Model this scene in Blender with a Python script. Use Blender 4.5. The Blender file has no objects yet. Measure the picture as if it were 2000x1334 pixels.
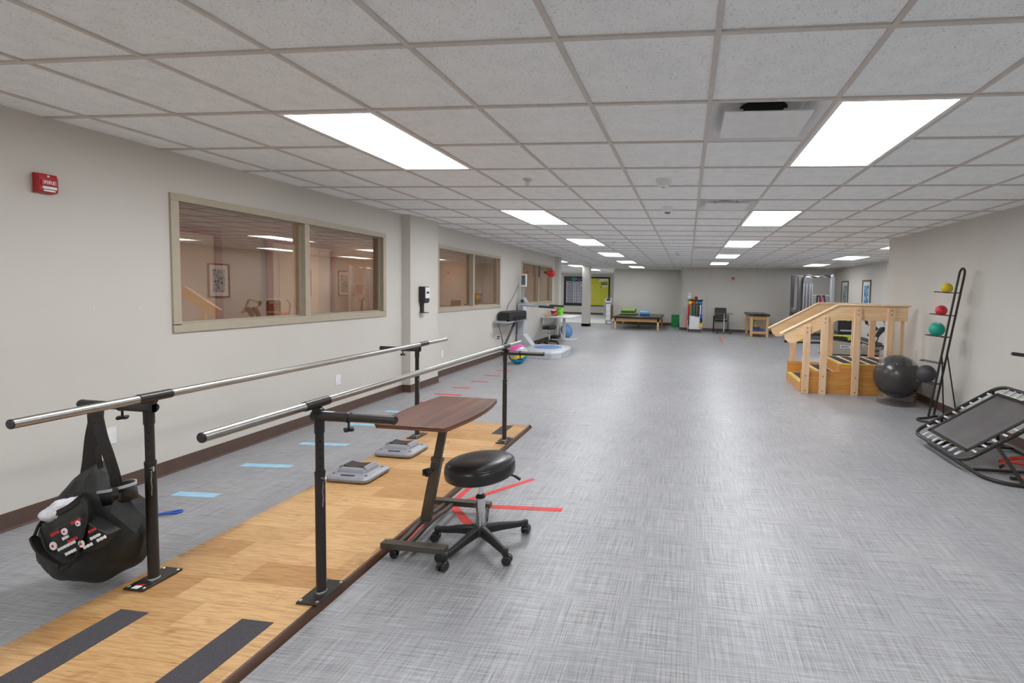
import bpy, math, random
from mathutils import Vector, Matrix
random.seed(7)
scn = bpy.context.scene
COL = scn.collection
PI = math.pi
CEIL = 2.419
T = 0.6096

# ------------------------------------------------------------------ camera, world, exposure
cam_d = bpy.data.cameras.new('camera')
cam = bpy.data.objects.new('camera', cam_d)
COL.objects.link(cam)
scn.camera = cam
YAW, PIT, ROL, FPX, CX, CY = 0.118008, -0.051526, -0.024047, 887.85, 1236.43, 613.90
r0 = Vector((math.cos(YAW), math.sin(YAW), 0))
fw = Vector((-math.sin(YAW)*math.cos(PIT), math.cos(YAW)*math.cos(PIT), math.sin(PIT)))
u0 = r0.cross(fw)
rr = math.cos(ROL)*r0 - math.sin(ROL)*u0
uu = math.sin(ROL)*r0 + math.cos(ROL)*u0
M = Matrix((rr, uu, -fw)).transposed().to_4x4()
M.translation = Vector((-0.0835, -1.7423, 1.469))
cam.matrix_world = M
cam_d.sensor_width = 36.0
cam_d.lens = FPX/2000*36.0
cam_d.shift_x = (1000-CX)/2000
cam_d.shift_y = (CY-667)/2000
cam_d.clip_start = 0.02

world = bpy.data.worlds.new('world')
scn.world = world
world.use_nodes = True
world.node_tree.nodes['Background'].inputs[0].default_value = (0.8, 0.85, 0.9, 1)
world.node_tree.nodes['Background'].inputs[1].default_value = 0.0

scn.view_settings.view_transform = 'Standard'
scn.view_settings.look = 'None'
scn.view_settings.gamma = 1
scn.view_settings.exposure = 0.72
scn.view_settings.use_curve_mapping = False
scn.cycles.use_denoising = True
scn.cycles.max_bounces = 10
scn.cycles.diffuse_bounces = 6
scn.cycles.glossy_bounces = 4
scn.cycles.transparent_max_bounces = 12
scn.cycles.sample_clamp_indirect = 8.0
scn.cycles.caustics_reflective = False
scn.cycles.caustics_refractive = False
PANEL_STRENGTH = 13.5          # the recessed ceiling panels light the room

# ------------------------------------------------------------------ materials
def lin(c):
    out = []
    for v in c[:3]:
        v = v/255.0
        out.append(v/12.92 if v <= 0.04045 else ((v+0.055)/1.055)**2.4)
    return (out[0], out[1], out[2], 1.0)

class NT:
    def __init__(s, name):
        s.m = bpy.data.materials.new(name); s.m.use_nodes = True
        s.t = s.m.node_tree; s.n = s.t.nodes; s.l = s.t.links
        s.b = s.n['Principled BSDF']; s.out = s.n['Material Output']
    def node(s, typ, **kw):
        nd = s.n.new(typ)
        for k, v in kw.items():
            if k in nd.inputs: nd.inputs[k].default_value = v
            else: setattr(nd, k, v)
        return nd
    def coord(s, scale=(1, 1, 1), rot=(0, 0, 0), kind='Object'):
        tc = s.node('ShaderNodeTexCoord'); mp = s.node('ShaderNodeMapping')
        mp.inputs['Scale'].default_value = scale; mp.inputs['Rotation'].default_value = rot
        s.l.new(tc.outputs[kind], mp.inputs['Vector'])
        return mp.outputs['Vector']
    def noise(s, vec, scale=5, detail=3, rough=0.5):
        nd = s.node('ShaderNodeTexNoise'); nd.inputs['Scale'].default_value = scale
        nd.inputs['Detail'].default_value = detail; nd.inputs['Roughness'].default_value = rough
        s.l.new(vec, nd.inputs['Vector']); return nd.outputs['Fac']
    def ramp(s, fac, stops):
        nd = s.node('ShaderNodeValToRGB'); cr = nd.color_ramp
        while len(cr.elements) < len(stops): cr.elements.new(0.5)
        for e, (p, c) in zip(cr.elements, stops): e.position = p; e.color = lin(c)
        s.l.new(fac, nd.inputs['Fac']); return nd.outputs['Color']
    def mix(s, a, b, fac=0.5, mode='MIX'):
        nd = s.node('ShaderNodeMix'); nd.data_type = 'RGBA'; nd.blend_type = mode
        if isinstance(fac, (int, float)): nd.inputs[0].default_value = fac
        else: s.l.new(fac, nd.inputs[0])
        s.l.new(a, nd.inputs[6]); s.l.new(b, nd.inputs[7]); return nd.outputs[2]
    def math(s, op, a, b):
        nd = s.node('ShaderNodeMath'); nd.operation = op
        for i, v in enumerate((a, b)):
            if isinstance(v, (int, float)): nd.inputs[i].default_value = v
            else: s.l.new(v, nd.inputs[i])
        return nd.outputs[0]
    def bump(s, h, strength=0.2, dist=0.002):
        nd = s.node('ShaderNodeBump'); nd.inputs['Strength'].default_value = strength
        nd.inputs['Distance'].default_value = dist
        s.l.new(h, nd.inputs['Height']); s.l.new(nd.outputs['Normal'], s.b.inputs['Normal'])
    def base(s, c): s.l.new(c, s.b.inputs['Base Color'])

def shade(c, k): return tuple(max(0, min(255, v*k)) for v in c)

def mat(name, rgb, rough=0.5, metal=0.0, var=0.06, scale=14, bump=0.0, spec=0.5, coat=0.0):
    t = NT(name)
    n = t.noise(t.coord(), scale, 4)
    t.base(t.ramp(n, [(0.3, shade(rgb, 1-var)), (0.7, shade(rgb, 1+var))]))
    t.b.inputs['Roughness'].default_value = rough; t.b.inputs['Metallic'].default_value = metal
    t.b.inputs['Specular IOR Level'].default_value = spec
    if coat: t.b.inputs['Coat Weight'].default_value = coat
    if bump: t.bump(t.noise(t.coord(), scale*14, 2), bump, 0.001)
    return t.m

def wood(name, c1, c2, axis='x', rough=0.45, sc=1.0):
    t = NT(name)
    s = {'x': (1.2, 16, 16), 'y': (16, 1.2, 16), 'z': (16, 16, 1.2)}[axis]
    v = t.coord(tuple(k*sc for k in s))
    n = t.noise(v, 1.6, 5, 0.6)
    f = t.noise(t.coord(tuple(k*6*sc for k in s)), 2.0, 3, 0.6)
    col = t.ramp(n, [(0.3, c1), (0.5, tuple((a+b)/2 for a, b in zip(c1, c2))), (0.72, c2)])
    fine = t.ramp(f, [(0.25, (150, 150, 150)), (0.6, (255, 255, 255))])
    t.base(t.mix(col, fine, 0.22, 'MULTIPLY'))
    t.b.inputs['Roughness'].default_value = rough
    return t.m

def m_wall(name, rgb):
    t = NT(name)
    n = t.noise(t.coord(), 1.3, 3)
    t.base(t.ramp(n, [(0.3, shade(rgb, 0.985)), (0.7, shade(rgb, 1.01))]))
    t.b.inputs['Roughness'].default_value = 0.75
    t.b.inputs['Specular IOR Level'].default_value = 0.25
    t.bump(t.noise(t.coord(), 260, 2), 0.12, 0.001)
    return t.m

def m_ceiling():
    t = NT('ceiling_tile')
    v = t.coord()
    n = t.noise(v, 120, 3, 0.65)
    big = t.noise(v, 9, 3)
    pits = t.ramp(n, [(0.33, (214, 215, 213)), (0.42, (250, 252, 252)), (1.0, (253, 254, 254))])
    tone = t.ramp(big, [(0.3, (246, 246, 246)), (0.7, (255, 255, 255))])
    t.base(t.mix(pits, tone, 1.0, 'MULTIPLY'))
    t.b.inputs['Roughness'].default_value = 0.9
    t.b.inputs['Specular IOR Level'].default_value = 0.15
    t.bump(n, 0.4, 0.002)
    return t.m

def m_floor():
    t = NT('woven_vinyl')
    a = t.noise(t.coord((3.2, 150, 1)), 1.0, 3, 0.7)
    b = t.noise(t.coord((150, 3.2, 1)), 1.0, 3, 0.7)
    c = t.noise(t.coord((9, 420, 1)), 1.0, 2, 0.6)
    d = t.noise(t.coord((420, 9, 1)), 1.0, 2, 0.6)
    big = t.noise(t.coord(), 1.6, 4, 0.6)
    s1 = t.math('ADD', a, b); s2 = t.math('ADD', c, d)
    s = t.math('ADD', t.math('MULTIPLY', s1, 0.34), t.math('MULTIPLY', s2, 0.16))
    col = t.ramp(s, [(0.39, (112, 111, 112)), (0.47, (148, 148, 150)), (0.54, (167, 168, 171)), (0.62, (186, 187, 190))])
    tone = t.ramp(big, [(0.3, (238, 238, 240)), (0.7, (255, 254, 252))])
    t.base(t.mix(col, tone, 1.0, 'MULTIPLY'))
    t.b.inputs['Roughness'].default_value = 0.38
    t.b.inputs['Specular IOR Level'].default_value = 0.45
    t.bump(s, 0.25, 0.001)
    return t.m

def m_deck():
    t = NT('oak_plank_vinyl')
    v = t.coord()
    br = t.node('ShaderNodeTexBrick')
    br.inputs['Scale'].default_value = 1.0
    br.inputs['Mortar Size'].default_value = 0.0008
    br.inputs['Brick Width'].default_value = 0.46
    br.inputs['Row Height'].default_value = 0.152
    br.inputs['Color1'].default_value = lin((180, 140, 92)); br.inputs['Color2'].default_value = lin((214, 180, 134))
    br.inputs['Mortar'].default_value = lin((150, 108, 62))
    br.offset = 0.37; br.squash = 1.35; br.squash_frequency = 3
    t.l.new(v, br.inputs['Vector'])
    dist = t.noise(t.coord((3, 7, 1)), 1.6, 4)
    nd = t.node('ShaderNodeVectorMath'); nd.operation = 'ADD'
    t.l.new(t.coord((6.5, 120, 1)), nd.inputs[0]); t.l.new(dist, nd.inputs[1])
    g = t.noise(nd.outputs[0], 1.3, 6, 0.62)
    grain = t.ramp(g, [(0.28, (186, 158, 124)), (0.46, (232, 218, 200)), (0.6, (255, 250, 242)), (0.75, (238, 216, 186))])
    kn = t.ramp(t.noise(t.coord((5, 9, 1)), 1.0, 2), [(0.22, (168, 132, 96)), (0.34, (255, 255, 255))])
    t.base(t.mix(t.mix(br.outputs['Color'], grain, 0.85, 'MULTIPLY'), kn, 0.7, 'MULTIPLY'))
    t.b.inputs['Roughness'].default_value = 0.4
    return t.m

def m_emit(name, rgb, strength):
    t = NT(name)
    e = t.node('ShaderNodeEmission'); e.inputs['Color'].default_value = lin(rgb); e.inputs['Strength'].default_value = strength
    t.l.new(e.outputs[0], t.out.inputs['Surface']); return t.m

def m_glass(name, tint, refl, rough=0.0, edge=0.6):
    t = NT(name)
    tr = t.node('ShaderNodeBsdfTransparent'); tr.inputs['Color'].default_value = lin(tint)
    gl = t.node('ShaderNodeBsdfGlossy'); gl.inputs['Roughness'].default_value = rough
    gl.inputs['Color'].default_value = (1, 1, 1, 1)
    lw = t.node('ShaderNodeLayerWeight'); lw.inputs['Blend'].default_value = 0.25
    f = t.math('ADD', t.math('MULTIPLY', lw.outputs['Fresnel'], edge), refl)
    f = t.math('MINIMUM', f, 0.95)
    mx = t.node('ShaderNodeMixShader')
    t.l.new(f, mx.inputs[0]); t.l.new(tr.outputs[0], mx.inputs[1]); t.l.new(gl.outputs[0], mx.inputs[2])
    t.l.new(mx.outputs[0], t.out.inputs['Surface']); return t.m

def m_brushed(name, rgb, rough=0.28):
    t = NT(name)
    n = t.noise(t.coord((60, 2, 60)), 2, 3)
    t.base(t.ramp(n, [(0.3, shade(rgb, 0.93)), (0.7, shade(rgb, 1.05))]))
    t.b.inputs['Metallic'].default_value = 1.0; t.b.inputs['Roughness'].default_value = rough
    return t.m

def m_grit(name, rgb):
    t = NT(name)
    n = t.noise(t.coord(), 520, 2, 0.7)
    t.base(t.ramp(n, [(0.3, shade(rgb, 0.7)), (0.62, rgb), (0.78, shade(rgb, 1.6))]))
    t.b.inputs['Roughness'].default_value = 0.95; t.b.inputs['Specular IOR Level'].default_value = 0.2
    t.bump(n, 0.5, 0.002); return t.m

def m_picture(name, cols, sc):
    t = NT(name)
    n = t.noise(t.coord((sc, sc, sc*0.6), (0.4, 0.5, 0.3)), 2.2, 4, 0.6)
    k = len(cols)
    t.base(t.ramp(n, [(0.3+0.4*i/(k-1), c) for i, c in enumerate(cols)]))
    t.b.inputs['Roughness'].default_value = 0.35; return t.m

X = {}
X['wall'] = m_wall('wall_paint', (206, 202, 195))
X['wall_dark'] = m_wall('corridor_paint', (196, 182, 166))
X['ceil'] = m_ceiling()
X['tee'] = mat('tee_metal', (205, 198, 191), 0.5, var=0.02)
X['floor'] = m_floor()
X['floor_white'] = mat('pale_vinyl', (214, 216, 218), 0.4, var=0.02)
X['base'] = mat('brown_vinyl', (88, 68, 60), 0.42, var=0.05)
X['casing'] = mat('taupe_paint', (176, 166, 147), 0.5, var=0.02)
X['glass'] = m_glass('window_glass', (212, 200, 190), 0.20)
X['panel'] = m_emit('light_diffuser', (250, 252, 255), PANEL_STRENGTH)
X['panel_far'] = m_emit('light_diffuser_far', (250, 252, 255), PANEL_STRENGTH*0.6)
X['panel_dim'] = m_emit('corridor_diffuser', (255, 238, 222), 25)
X['white'] = mat('white_enamel', (232, 232, 232), 0.4, var=0.02)
X['white_plastic'] = mat('white_plastic', (228, 229, 230), 0.45, var=0.02)
X['cloth_white'] = mat('white_cloth', (226, 226, 232), 0.85, var=0.08, scale=40, bump=0.4)
X['deck'] = m_deck()
X['deck_edge'] = wood('walnut_edge', (62, 38, 24), (104, 68, 44), 'y')
X['maple_x'] = wood('maple_x', (222, 182, 134), (244, 212, 170), 'x')
X['maple_z'] = wood('maple_z', (218, 178, 138), (240, 208, 172), 'z')
X['maple_cap'] = wood('maple_cap', (232, 200, 162), (248, 226, 196), 'x')
X['oak'] = wood('oak_ply', (192, 130, 58), (226, 168, 94), 'x', sc=0.8)
X['walnut'] = wood('walnut_laminate', (74, 48, 40), (126, 90, 76), 'y', 0.36, 0.8)
X['walnut_edge'] = wood('walnut_laminate_edge', (104, 58, 34), (136, 82, 52), 'y')
X['birch'] = wood('birch', (206, 164, 108), (230, 194, 144), 'z')
X['birch_x'] = wood('birch_x', (206, 160, 100), (228, 186, 132), 'x')
X['mahogany'] = wood('mahogany', (150, 76, 50), (176, 100, 72), 'z')
X['door'] = mat('white_door', (240, 234, 230), 0.5, var=0.02)
X['grip'] = m_grit('grip_strip', (82, 80, 84))
X['steel'] = m_brushed('brushed_steel', (176, 174, 170), 0.33)
X['chrome'] = mat('chrome', (225, 226, 228), 0.08, 1.0, var=0.01)
X['zinc'] = mat('zinc', (210, 210, 200), 0.35, 1.0, var=0.03)
X['black_metal'] = mat('black_powder_coat', (44, 40, 38), 0.36, 0.1, var=0.06)
X['brown_metal'] = mat('bronze_powder_coat', (92, 86, 78), 0.38, 0.35, var=0.04)
X['black_plastic'] = mat('black_plastic', (38, 37, 38), 0.42, var=0.05)
X['black_vinyl'] = mat('black_vinyl', (34, 33, 34), 0.3, var=0.08, scale=9, bump=0.1)
X['black_fabric'] = mat('black_nylon', (40, 41, 40), 0.6, var=0.15, scale=30, bump=0.4)
X['black_strap'] = mat('black_webbing', (40, 36, 33), 0.8, var=0.1, scale=60, bump=0.5)
X['black_rubber'] = mat('black_rubber', (52, 51, 54), 0.42, var=0.05)
X['pad_brown'] = mat('brown_foam', (62, 52, 48), 0.8, var=0.1, scale=60, bump=0.3)
X['grey_plastic'] = mat('grey_plastic', (142, 144, 150), 0.38, var=0.03)
X['grey_trim'] = mat('grey_trim', (172, 174, 178), 0.6, var=0.04)
X['mesh_mat'] = mat('charcoal_mat', (92, 88, 88), 0.62, var=0.08, scale=5, bump=0.3)
X['spring'] = mat('pale_spring_cover', (198, 208, 216), 0.45, var=0.04)
X['hook'] = mat('zinc_hook', (216, 206, 190), 0.35, 0.7, var=0.03)
X['red'] = mat('red_enamel', (176, 36, 36), 0.38, var=0.05)
X['red_tape'] = mat('red_tape', (214, 62, 60), 0.55, var=0.06)
X['blue_tape'] = mat('blue_tape', (158, 204, 228), 0.6, var=0.04)
X['red_band'] = mat('red_rubber', (226, 58, 44), 0.5, var=0.05)
X['yellow_ball'] = mat('yellow_rubber', (214, 188, 36), 0.5, var=0.05)
X['red_ball'] = mat('red_ball_rubber', (206, 46, 52), 0.5, var=0.05)
X['green_ball'] = mat('teal_rubber', (16, 152, 132), 0.42, var=0.05)
X['dark_ball'] = mat('charcoal_rubber', (62, 62, 66), 0.5, var=0.06)
X['exball'] = mat('graphite_vinyl', (60, 58, 57), 0.25, var=0.06)
X['clear'] = m_glass('clear_acrylic', (255, 255, 255), 0.018, edge=0.36)
X['lime'] = mat('lime_trim', (206, 216, 30), 0.4, var=0.04)
X['beige'] = mat('beige_shell', (168, 162, 148), 0.42, var=0.03)
X['silver'] = mat('silver_paint', (178, 182, 188), 0.36, 0.25, var=0.03)
X['silver_dark'] = mat('grey_paint', (104, 104, 106), 0.42, 0.2, var=0.04)
X['machine'] = mat('machine_grey', (190, 194, 200), 0.4, var=0.02)
X['blue_pad'] = mat('blue_pad', (104, 142, 190), 0.6, var=0.05)
X['blue'] = mat('blue_rubber', (48, 92, 186), 0.5, var=0.06)
X['sky'] = mat('sky_blue_foam', (108, 166, 226), 0.6, var=0.05)
X['yellow'] = mat('yellow_plastic', (236, 206, 40), 0.45, var=0.04)
X['yellow_edge'] = mat('yellow_nosing', (222, 196, 40), 0.5, var=0.06)
X['green'] = mat('green_card', (16, 138, 66), 0.5, var=0.05)
X['olive'] = mat('olive_mat', (128, 152, 88), 0.7, var=0.08)
X['lime_green'] = mat('lime_bucket', (122, 220, 52), 0.4, var=0.04)
X['pink'] = mat('pink_vinyl', (236, 84, 166), 0.35, var=0.04)
X['cyan'] = mat('cyan_vinyl', (20, 152, 204), 0.35, var=0.04)
X['orange'] = mat('orange_band', (214, 138, 44), 0.55, var=0.05)
X['teal'] = mat('teal_band', (44, 138, 128), 0.55, var=0.05)
X['brown'] = mat('brown_band', (120, 84, 66), 0.6, var=0.06)
X['maroon'] = mat('maroon_ball', (140, 36, 76), 0.45, var=0.05)
X['ice'] = mat('pale_canister', (170, 206, 214), 0.4, var=0.05)
X['magenta'] = mat('magenta_strap', (200, 40, 130), 0.6, var=0.05)
X['board_black'] = mat('black_board', (24, 24, 26), 0.4, var=0.05)
X['board_yellow'] = mat('yellow_board', (206, 204, 30), 0.45, var=0.03)
X['board_line'] = mat('board_line', (200, 200, 214), 0.5, var=0.02)
X['board_lime'] = mat('board_pale_line', (232, 228, 120), 0.5, var=0.02)
X['frame_brown'] = wood('bronze_frame', (92, 78, 66), (128, 110, 96), 'z', 0.35)
X['pic_a'] = m_picture('leaf_print', [(16, 84, 60), (40, 120, 96), (206, 220, 214), (40, 112, 168), (14, 66, 120)], 5)
X['pic_b'] = m_picture('wave_print', [(12, 64, 124), (24, 100, 160), (90, 156, 194), (206, 220, 226), (112, 156, 40)], 5)
X['navy'] = mat('navy_display', (60, 68, 86), 0.3, var=0.05)
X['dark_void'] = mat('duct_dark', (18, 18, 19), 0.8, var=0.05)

# ------------------------------------------------------------------ mesh helpers
class MB:
    """collects shapes in world (or thing) coordinates, then links them as ONE mesh object"""
    def __init__(s): s.v = []; s.f = []; s.mi = []; s.cur = 0
    def add(s, vs, fs):
        k = len(s.v); s.v += [tuple(v) for v in vs]
        for f in fs: s.f.append([i+k for i in f]); s.mi.append(s.cur)
        return s
    def slot(s, i): s.cur = i; return s
    def box(s, x0, x1, y0, y1, z0, z1):
        return s.add([(x0, y0, z0), (x1, y0, z0), (x1, y1, z0), (x0, y1, z0), (x0, y0, z1), (x1, y0, z1), (x1, y1, z1), (x0, y1, z1)],
                     [(0, 3, 2, 1), (4, 5, 6, 7), (0, 1, 5, 4), (1, 2, 6, 5), (2, 3, 7, 6), (3, 0, 4, 7)])
    def bar(s, a, b, w, h, up=(0, 0, 1)):
        """rectangular bar from a to b, w across, h along up"""
        a = Vector(a); b = Vector(b); d = (b-a).normalized(); up = Vector(up)
        if abs(d.dot(up)) > 0.98: up = Vector((0, 1, 0))
        sd = d.cross(up).normalized(); up = sd.cross(d).normalized()
        vs = []
        for p in (a, b):
            for i, j in ((-1, -1), (1, -1), (1, 1), (-1, 1)): vs.append(p+sd*(w/2*i)+up*(h/2*j))
        return s.add(vs, [(0, 1, 2, 3), (7, 6, 5, 4), (0, 4, 5, 1), (1, 5, 6, 2), (2, 6, 7, 3), (3, 7, 4, 0)])
    def prism(s, poly, lo, hi, axis='y'):
        """poly of 2-D points, extruded along axis; axis y: points are (x,z); x: (y,z); z: (x,y)"""
        def P(p, t):
            return {'y': (p[0], t, p[1]), 'x': (t, p[0], p[1]), 'z': (p[0], p[1], t)}[axis]
        n = len(poly)
        vs = [P(p, lo) for p in poly]+[P(p, hi) for p in poly]
        fs = [tuple(range(n)), tuple(range(2*n-1, n-1, -1))]
        for i in range(n):
            j = (i+1) % n; fs.append((i, i+n, j+n, j))
        return s.add(vs, fs)
    def tube(s, path, r, n=12, closed=False, caps=True):
        path = [Vector(p) for p in path]; N = len(path)
        rs = r if isinstance(r, (list, tuple)) else [r]*N
        tang = []
        for i in range(N):
            if closed: t = path[(i+1) % N]-path[i-1]
            else: t = path[min(i+1, N-1)]-path[max(i-1, 0)]
            tang.append(t.normalized() if t.length > 1e-9 else Vector((0, 0, 1)))
        ref = Vector((0, 0, 1)) if abs(tang[0].z) < 0.9 else Vector((0, 1, 0))
        u = tang[0].cross(ref).normalized(); vs = []; fs = []
        for i in range(N):
            u = (u-tang[i]*u.dot(tang[i])).normalized(); w = tang[i].cross(u)
            for k in range(n):
                a = 2*PI*k/n; vs.append(path[i]+(u*math.cos(a)+w*math.sin(a))*rs[i])
        for i in range(N if closed else N-1):
            j = (i+1) % N
            for k in range(n):
                l = (k+1) % n; fs.append((i*n+k, i*n+l, j*n+l, j*n+k))
        if caps and not closed:
            fs.append(tuple(range(n-1, -1, -1))); fs.append(tuple((N-1)*n+k for k in range(n)))
        return s.add(vs, fs)
    def lathe(s, prof, c=(0, 0, 0), n=28, axis=(0, 0, 1)):
        """prof: list of (radius, height)"""
        ax = Vector(axis).normalized()
        ref = Vector((1, 0, 0)) if abs(ax.x) < 0.9 else Vector((0, 1, 0))
        u = (ref-ax*ref.dot(ax)).normalized(); w = ax.cross(u); c = Vector(c); vs = []; fs = []
        m = len(prof)
        for r, h in prof:
            for k in range(n):
                a = 2*PI*k/n; vs.append(c+ax*h+(u*math.cos(a)+w*math.sin(a))*max(r, 1e-5))
        for i in range(m-1):
            for k in range(n):
                l = (k+1) % n; fs.append((i*n+k, i*n+l, (i+1)*n+l, (i+1)*n+k))
        fs.append(tuple(range(n-1, -1, -1))); fs.append(tuple((m-1)*n+k for k in range(n)))
        return s.add(vs, fs)
    def ball(s, c, r, n=24, m=14, sz=1.0):
        return s.lathe([(r*math.sin(PI*i/m), -r*sz*math.cos(PI*i/m)) for i in range(m+1)], c, n)
    def ribbon(s, path, width, th, side):
        """flat strap along path; side: width direction (one vector or one per point)"""
        path = [Vector(p) for p in path]; N = len(path); vs = []; fs = []
        for i, p in enumerate(path):
            t = (path[min(i+1, N-1)]-path[max(i-1, 0)]).normalized()
            sd = Vector(side[i] if isinstance(side, list) else side); sd = (sd-t*sd.dot(t)).normalized(); nn = t.cross(sd)
            wd = width[i] if isinstance(width, (list, tuple)) else width
            for a, b in ((-1, -1), (1, -1), (1, 1), (-1, 1)): vs.append(p+sd*(wd/2*a)+nn*(th/2*b))
        for i in range(N-1):
            for k in range(4):
                l = (k+1) % 4; fs.append((i*4+k, i*4+l, (i+1)*4+l, (i+1)*4+k))
        fs.append((3, 2, 1, 0)); fs.append(tuple((N-1)*4+k for k in range(4)))
        return s.add(vs, fs)
    def xf(s, Mx):
        s.v = [tuple(Mx @ Vector(v)) for v in s.v]; return s
    def build(s, name, material, parent=None, smooth=True, bevel=0.0, loc=None, seg=2):
        """world coordinates; origin goes to loc (top-level) or to the parent's origin"""
        o0 = Vector(loc) if loc is not None else (Vector(parent['_o']) if parent is not None else Vector((0, 0, 0)))
        me = bpy.data.meshes.new(name)
        me.from_pydata([tuple(Vector(v)-o0) for v in s.v], [], s.f)
        mats = material if isinstance(material, (list, tuple)) else [material]
        for m in mats: me.materials.append(m)
        if len(mats) > 1:
            for p, i in zip(me.polygons, s.mi): p.material_index = i
        import bmesh
        bm = bmesh.new(); bm.from_mesh(me); bmesh.ops.recalc_face_normals(bm, faces=bm.faces); bm.to_mesh(me); bm.free()
        if smooth:
            for p in me.polygons: p.use_smooth = True
            me.set_sharp_from_angle(angle=math.radians(38))
        ob = bpy.data.objects.new(name, me); COL.objects.link(ob)
        ob['_o'] = tuple(o0)
        if parent is not None: ob.parent = parent
        elif loc is not None: ob.location = o0
        if bevel:
            bv = ob.modifiers.new('edge', 'BEVEL'); bv.width = bevel; bv.segments = seg; bv.limit_method = 'ANGLE'; bv.angle_limit = math.radians(40)
        return ob

def tag(o, label, cat, group=None, kind=None):
    if label: o['label'] = label
    if cat: o['category'] = cat
    if group: o['group'] = group
    if kind: o['kind'] = kind
    return o
def thing(name, loc, label, cat, group=None):
    o = bpy.data.objects.new(name, None); COL.objects.link(o); o.location = loc; o['_o'] = tuple(loc); o.empty_display_size = 0.1
    return tag(o, label, cat, group)
def struct(o, label, cat):
    o['kind'] = 'structure'; o['label'] = label; o['category'] = cat; return o
def copy_tree(o, parent=None):
    c = o.copy(); COL.objects.link(c)
    if parent is not None: c.parent = parent; c.matrix_parent_inverse = Matrix()
    for ch in list(o.children): copy_tree(ch, c)
    return c
def dup(o, loc, label, rz=0.0, sc=None, group=None):
    c = copy_tree(o); c.location = loc; c.rotation_euler[2] = o.rotation_euler[2]+rz
    if sc: c.scale = (sc, sc, sc)
    c['label'] = label
    if group: c['group'] = group
    return c
def fillet(path, r, n=5, closed=False):
    P = [Vector(p) for p in path]; out = []; N = len(P)
    for i in range(N):
        if not closed and i in (0, N-1): out.append(P[i]); continue
        a, b, c = P[i-1], P[i], P[(i+1) % N]
        d1 = (a-b); d2 = (c-b); k = min(r, d1.length*0.49, d2.length*0.49)
        p1 = b+d1.normalized()*k; p2 = b+d2.normalized()*k
        for j in range(n+1):
            t = j/n; out.append(p1*(1-t)**2+b*2*t*(1-t)+p2*t*t)
    return out
def spline(pts, n=6):
    P = [Vector(p) for p in pts]; out = []
    for i in range(len(P)-1):
        p0 = P[max(i-1, 0)]; p1 = P[i]; p2 = P[i+1]; p3 = P[min(i+2, len(P)-1)]
        for j in range(n):
            t = j/n
            out.append(0.5*((2*p1)+(p2-p0)*t+(2*p0-5*p1+4*p2-p3)*t*t+(3*p1-p0-3*p2+p3)*t**3))
    out.append(P[-1]); return out
def text(s, size, Mx, m, parent, name='lettering'):
    cu = bpy.data.curves.new(name, 'FONT'); cu.body = s; cu.size = size; cu.align_x = 'CENTER'; cu.align_y = 'CENTER'
    cu.extrude = 0.0006; cu.materials.append(m)
    tmp = bpy.data.objects.new(name, cu); me = bpy.data.meshes.new_from_object(tmp); bpy.data.objects.remove(tmp)
    o = bpy.data.objects.new(name, me); COL.objects.link(o); o.parent = parent
    Ml = Mx.copy(); Ml.translation -= Vector(parent['_o']); o.matrix_local = Ml
    return o

def sight(px, py, ax, val):
    """where the sight line through a photo point meets the plane x, y or z = val"""
    d = fw + rr*((px-CX)/FPX) - uu*((py-CY)/FPX); o = cam.matrix_world.translation
    return o + d*((val-o[ax])/d[ax])

# ------------------------------------------------------------------ the room
YB, WL, WL2, WR = -4.2, -3.95, -4.03, 3.25
struct(MB().box(-9.2, 6.2, YB-0.1, 18.1, -0.06, 0).build('floor', X['floor']), 'grey woven vinyl floor of the therapy gym', 'floor')
struct(MB().box(-9.2, -3.2, 18.1, 25.2, -0.06, 0).build('floor', X['floor_white']), 'pale floor of the far alcove under the charts', 'floor')

# fixtures occupy ceiling cells (column, row) of the 2 ft grid
LIGHTS = []
for rw in (-9, -4, 1, 6, 11, 16, 21, 26): LIGHTS.append((-4, rw))
for rw in (-9, -4, 1, 6, 11, 16, 21): LIGHTS.append((1, rw))
for rw in (11, 16, 21): LIGHTS.append((6, rw))
for rw in (21, 26, 31): LIGHTS.append((-8, rw))
for rw in (26, 31, 36): LIGHTS.append((-13, rw))  # unseen panels, added to brighten the far left alcove
VENTS = [(0, 1), (0, 5), (0, 13), (0, 19)]
taken = set()
for c, rw in LIGHTS: taken |= {(c, rw), (c, rw+1)}
taken |= set(VENTS)

def in_room(c, rw):
    x, y = (c+0.5)*T, (rw+0.5)*T
    if y < 11.6: return -4.3 < x < (3.7 if y < 6.4 else 5.6)
    return -9.2 < x < 5.8
tiles = MB(); tees = MB()
cells = [(c, rw) for c in range(-15, 10) for rw in range(-7, 41) if in_room(c, rw)]
for c, rw in cells:
    if (c, rw) in taken: continue
    x0, x1, y0, y1 = c*T, (c+1)*T, rw*T, (rw+1)*T
    z = CEIL+0.009
    tiles.add([(x0, y0, z), (x1, y0, z), (x1, y1, z), (x0, y1, z)], [(0, 1, 2, 3)])
struct(tiles.build('ceiling', X['ceil'], smooth=False), 'white acoustic tile ceiling', 'ceiling')
cs = set(cells); h = 0.0115
for c in range(-15, 11):
    run = None
    for rw in range(-8, 42):
        on = (c, rw) in cs or (c-1, rw) in cs
        if on and run is None: run = rw
        if not on and run is not None:
            tees.box(c*T-h, c*T+h, run*T, rw*T, CEIL, CEIL+0.012); run = None
for rw in range(-8, 42):
    run = None
    for c in range(-16, 11):
        on = (c, rw) in cs or (c, rw-1) in cs
        inside = on and not ((c, rw) in taken and (c, rw-1) in taken and any(l[0] == c and l[1] == rw-1 for l in LIGHTS))
        if inside and run is None: run = c
        if not inside and run is not None:
            tees.box(run*T, c*T, rw*T-h, rw*T+h, CEIL+0.0004, CEIL+0.012); run = None
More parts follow.
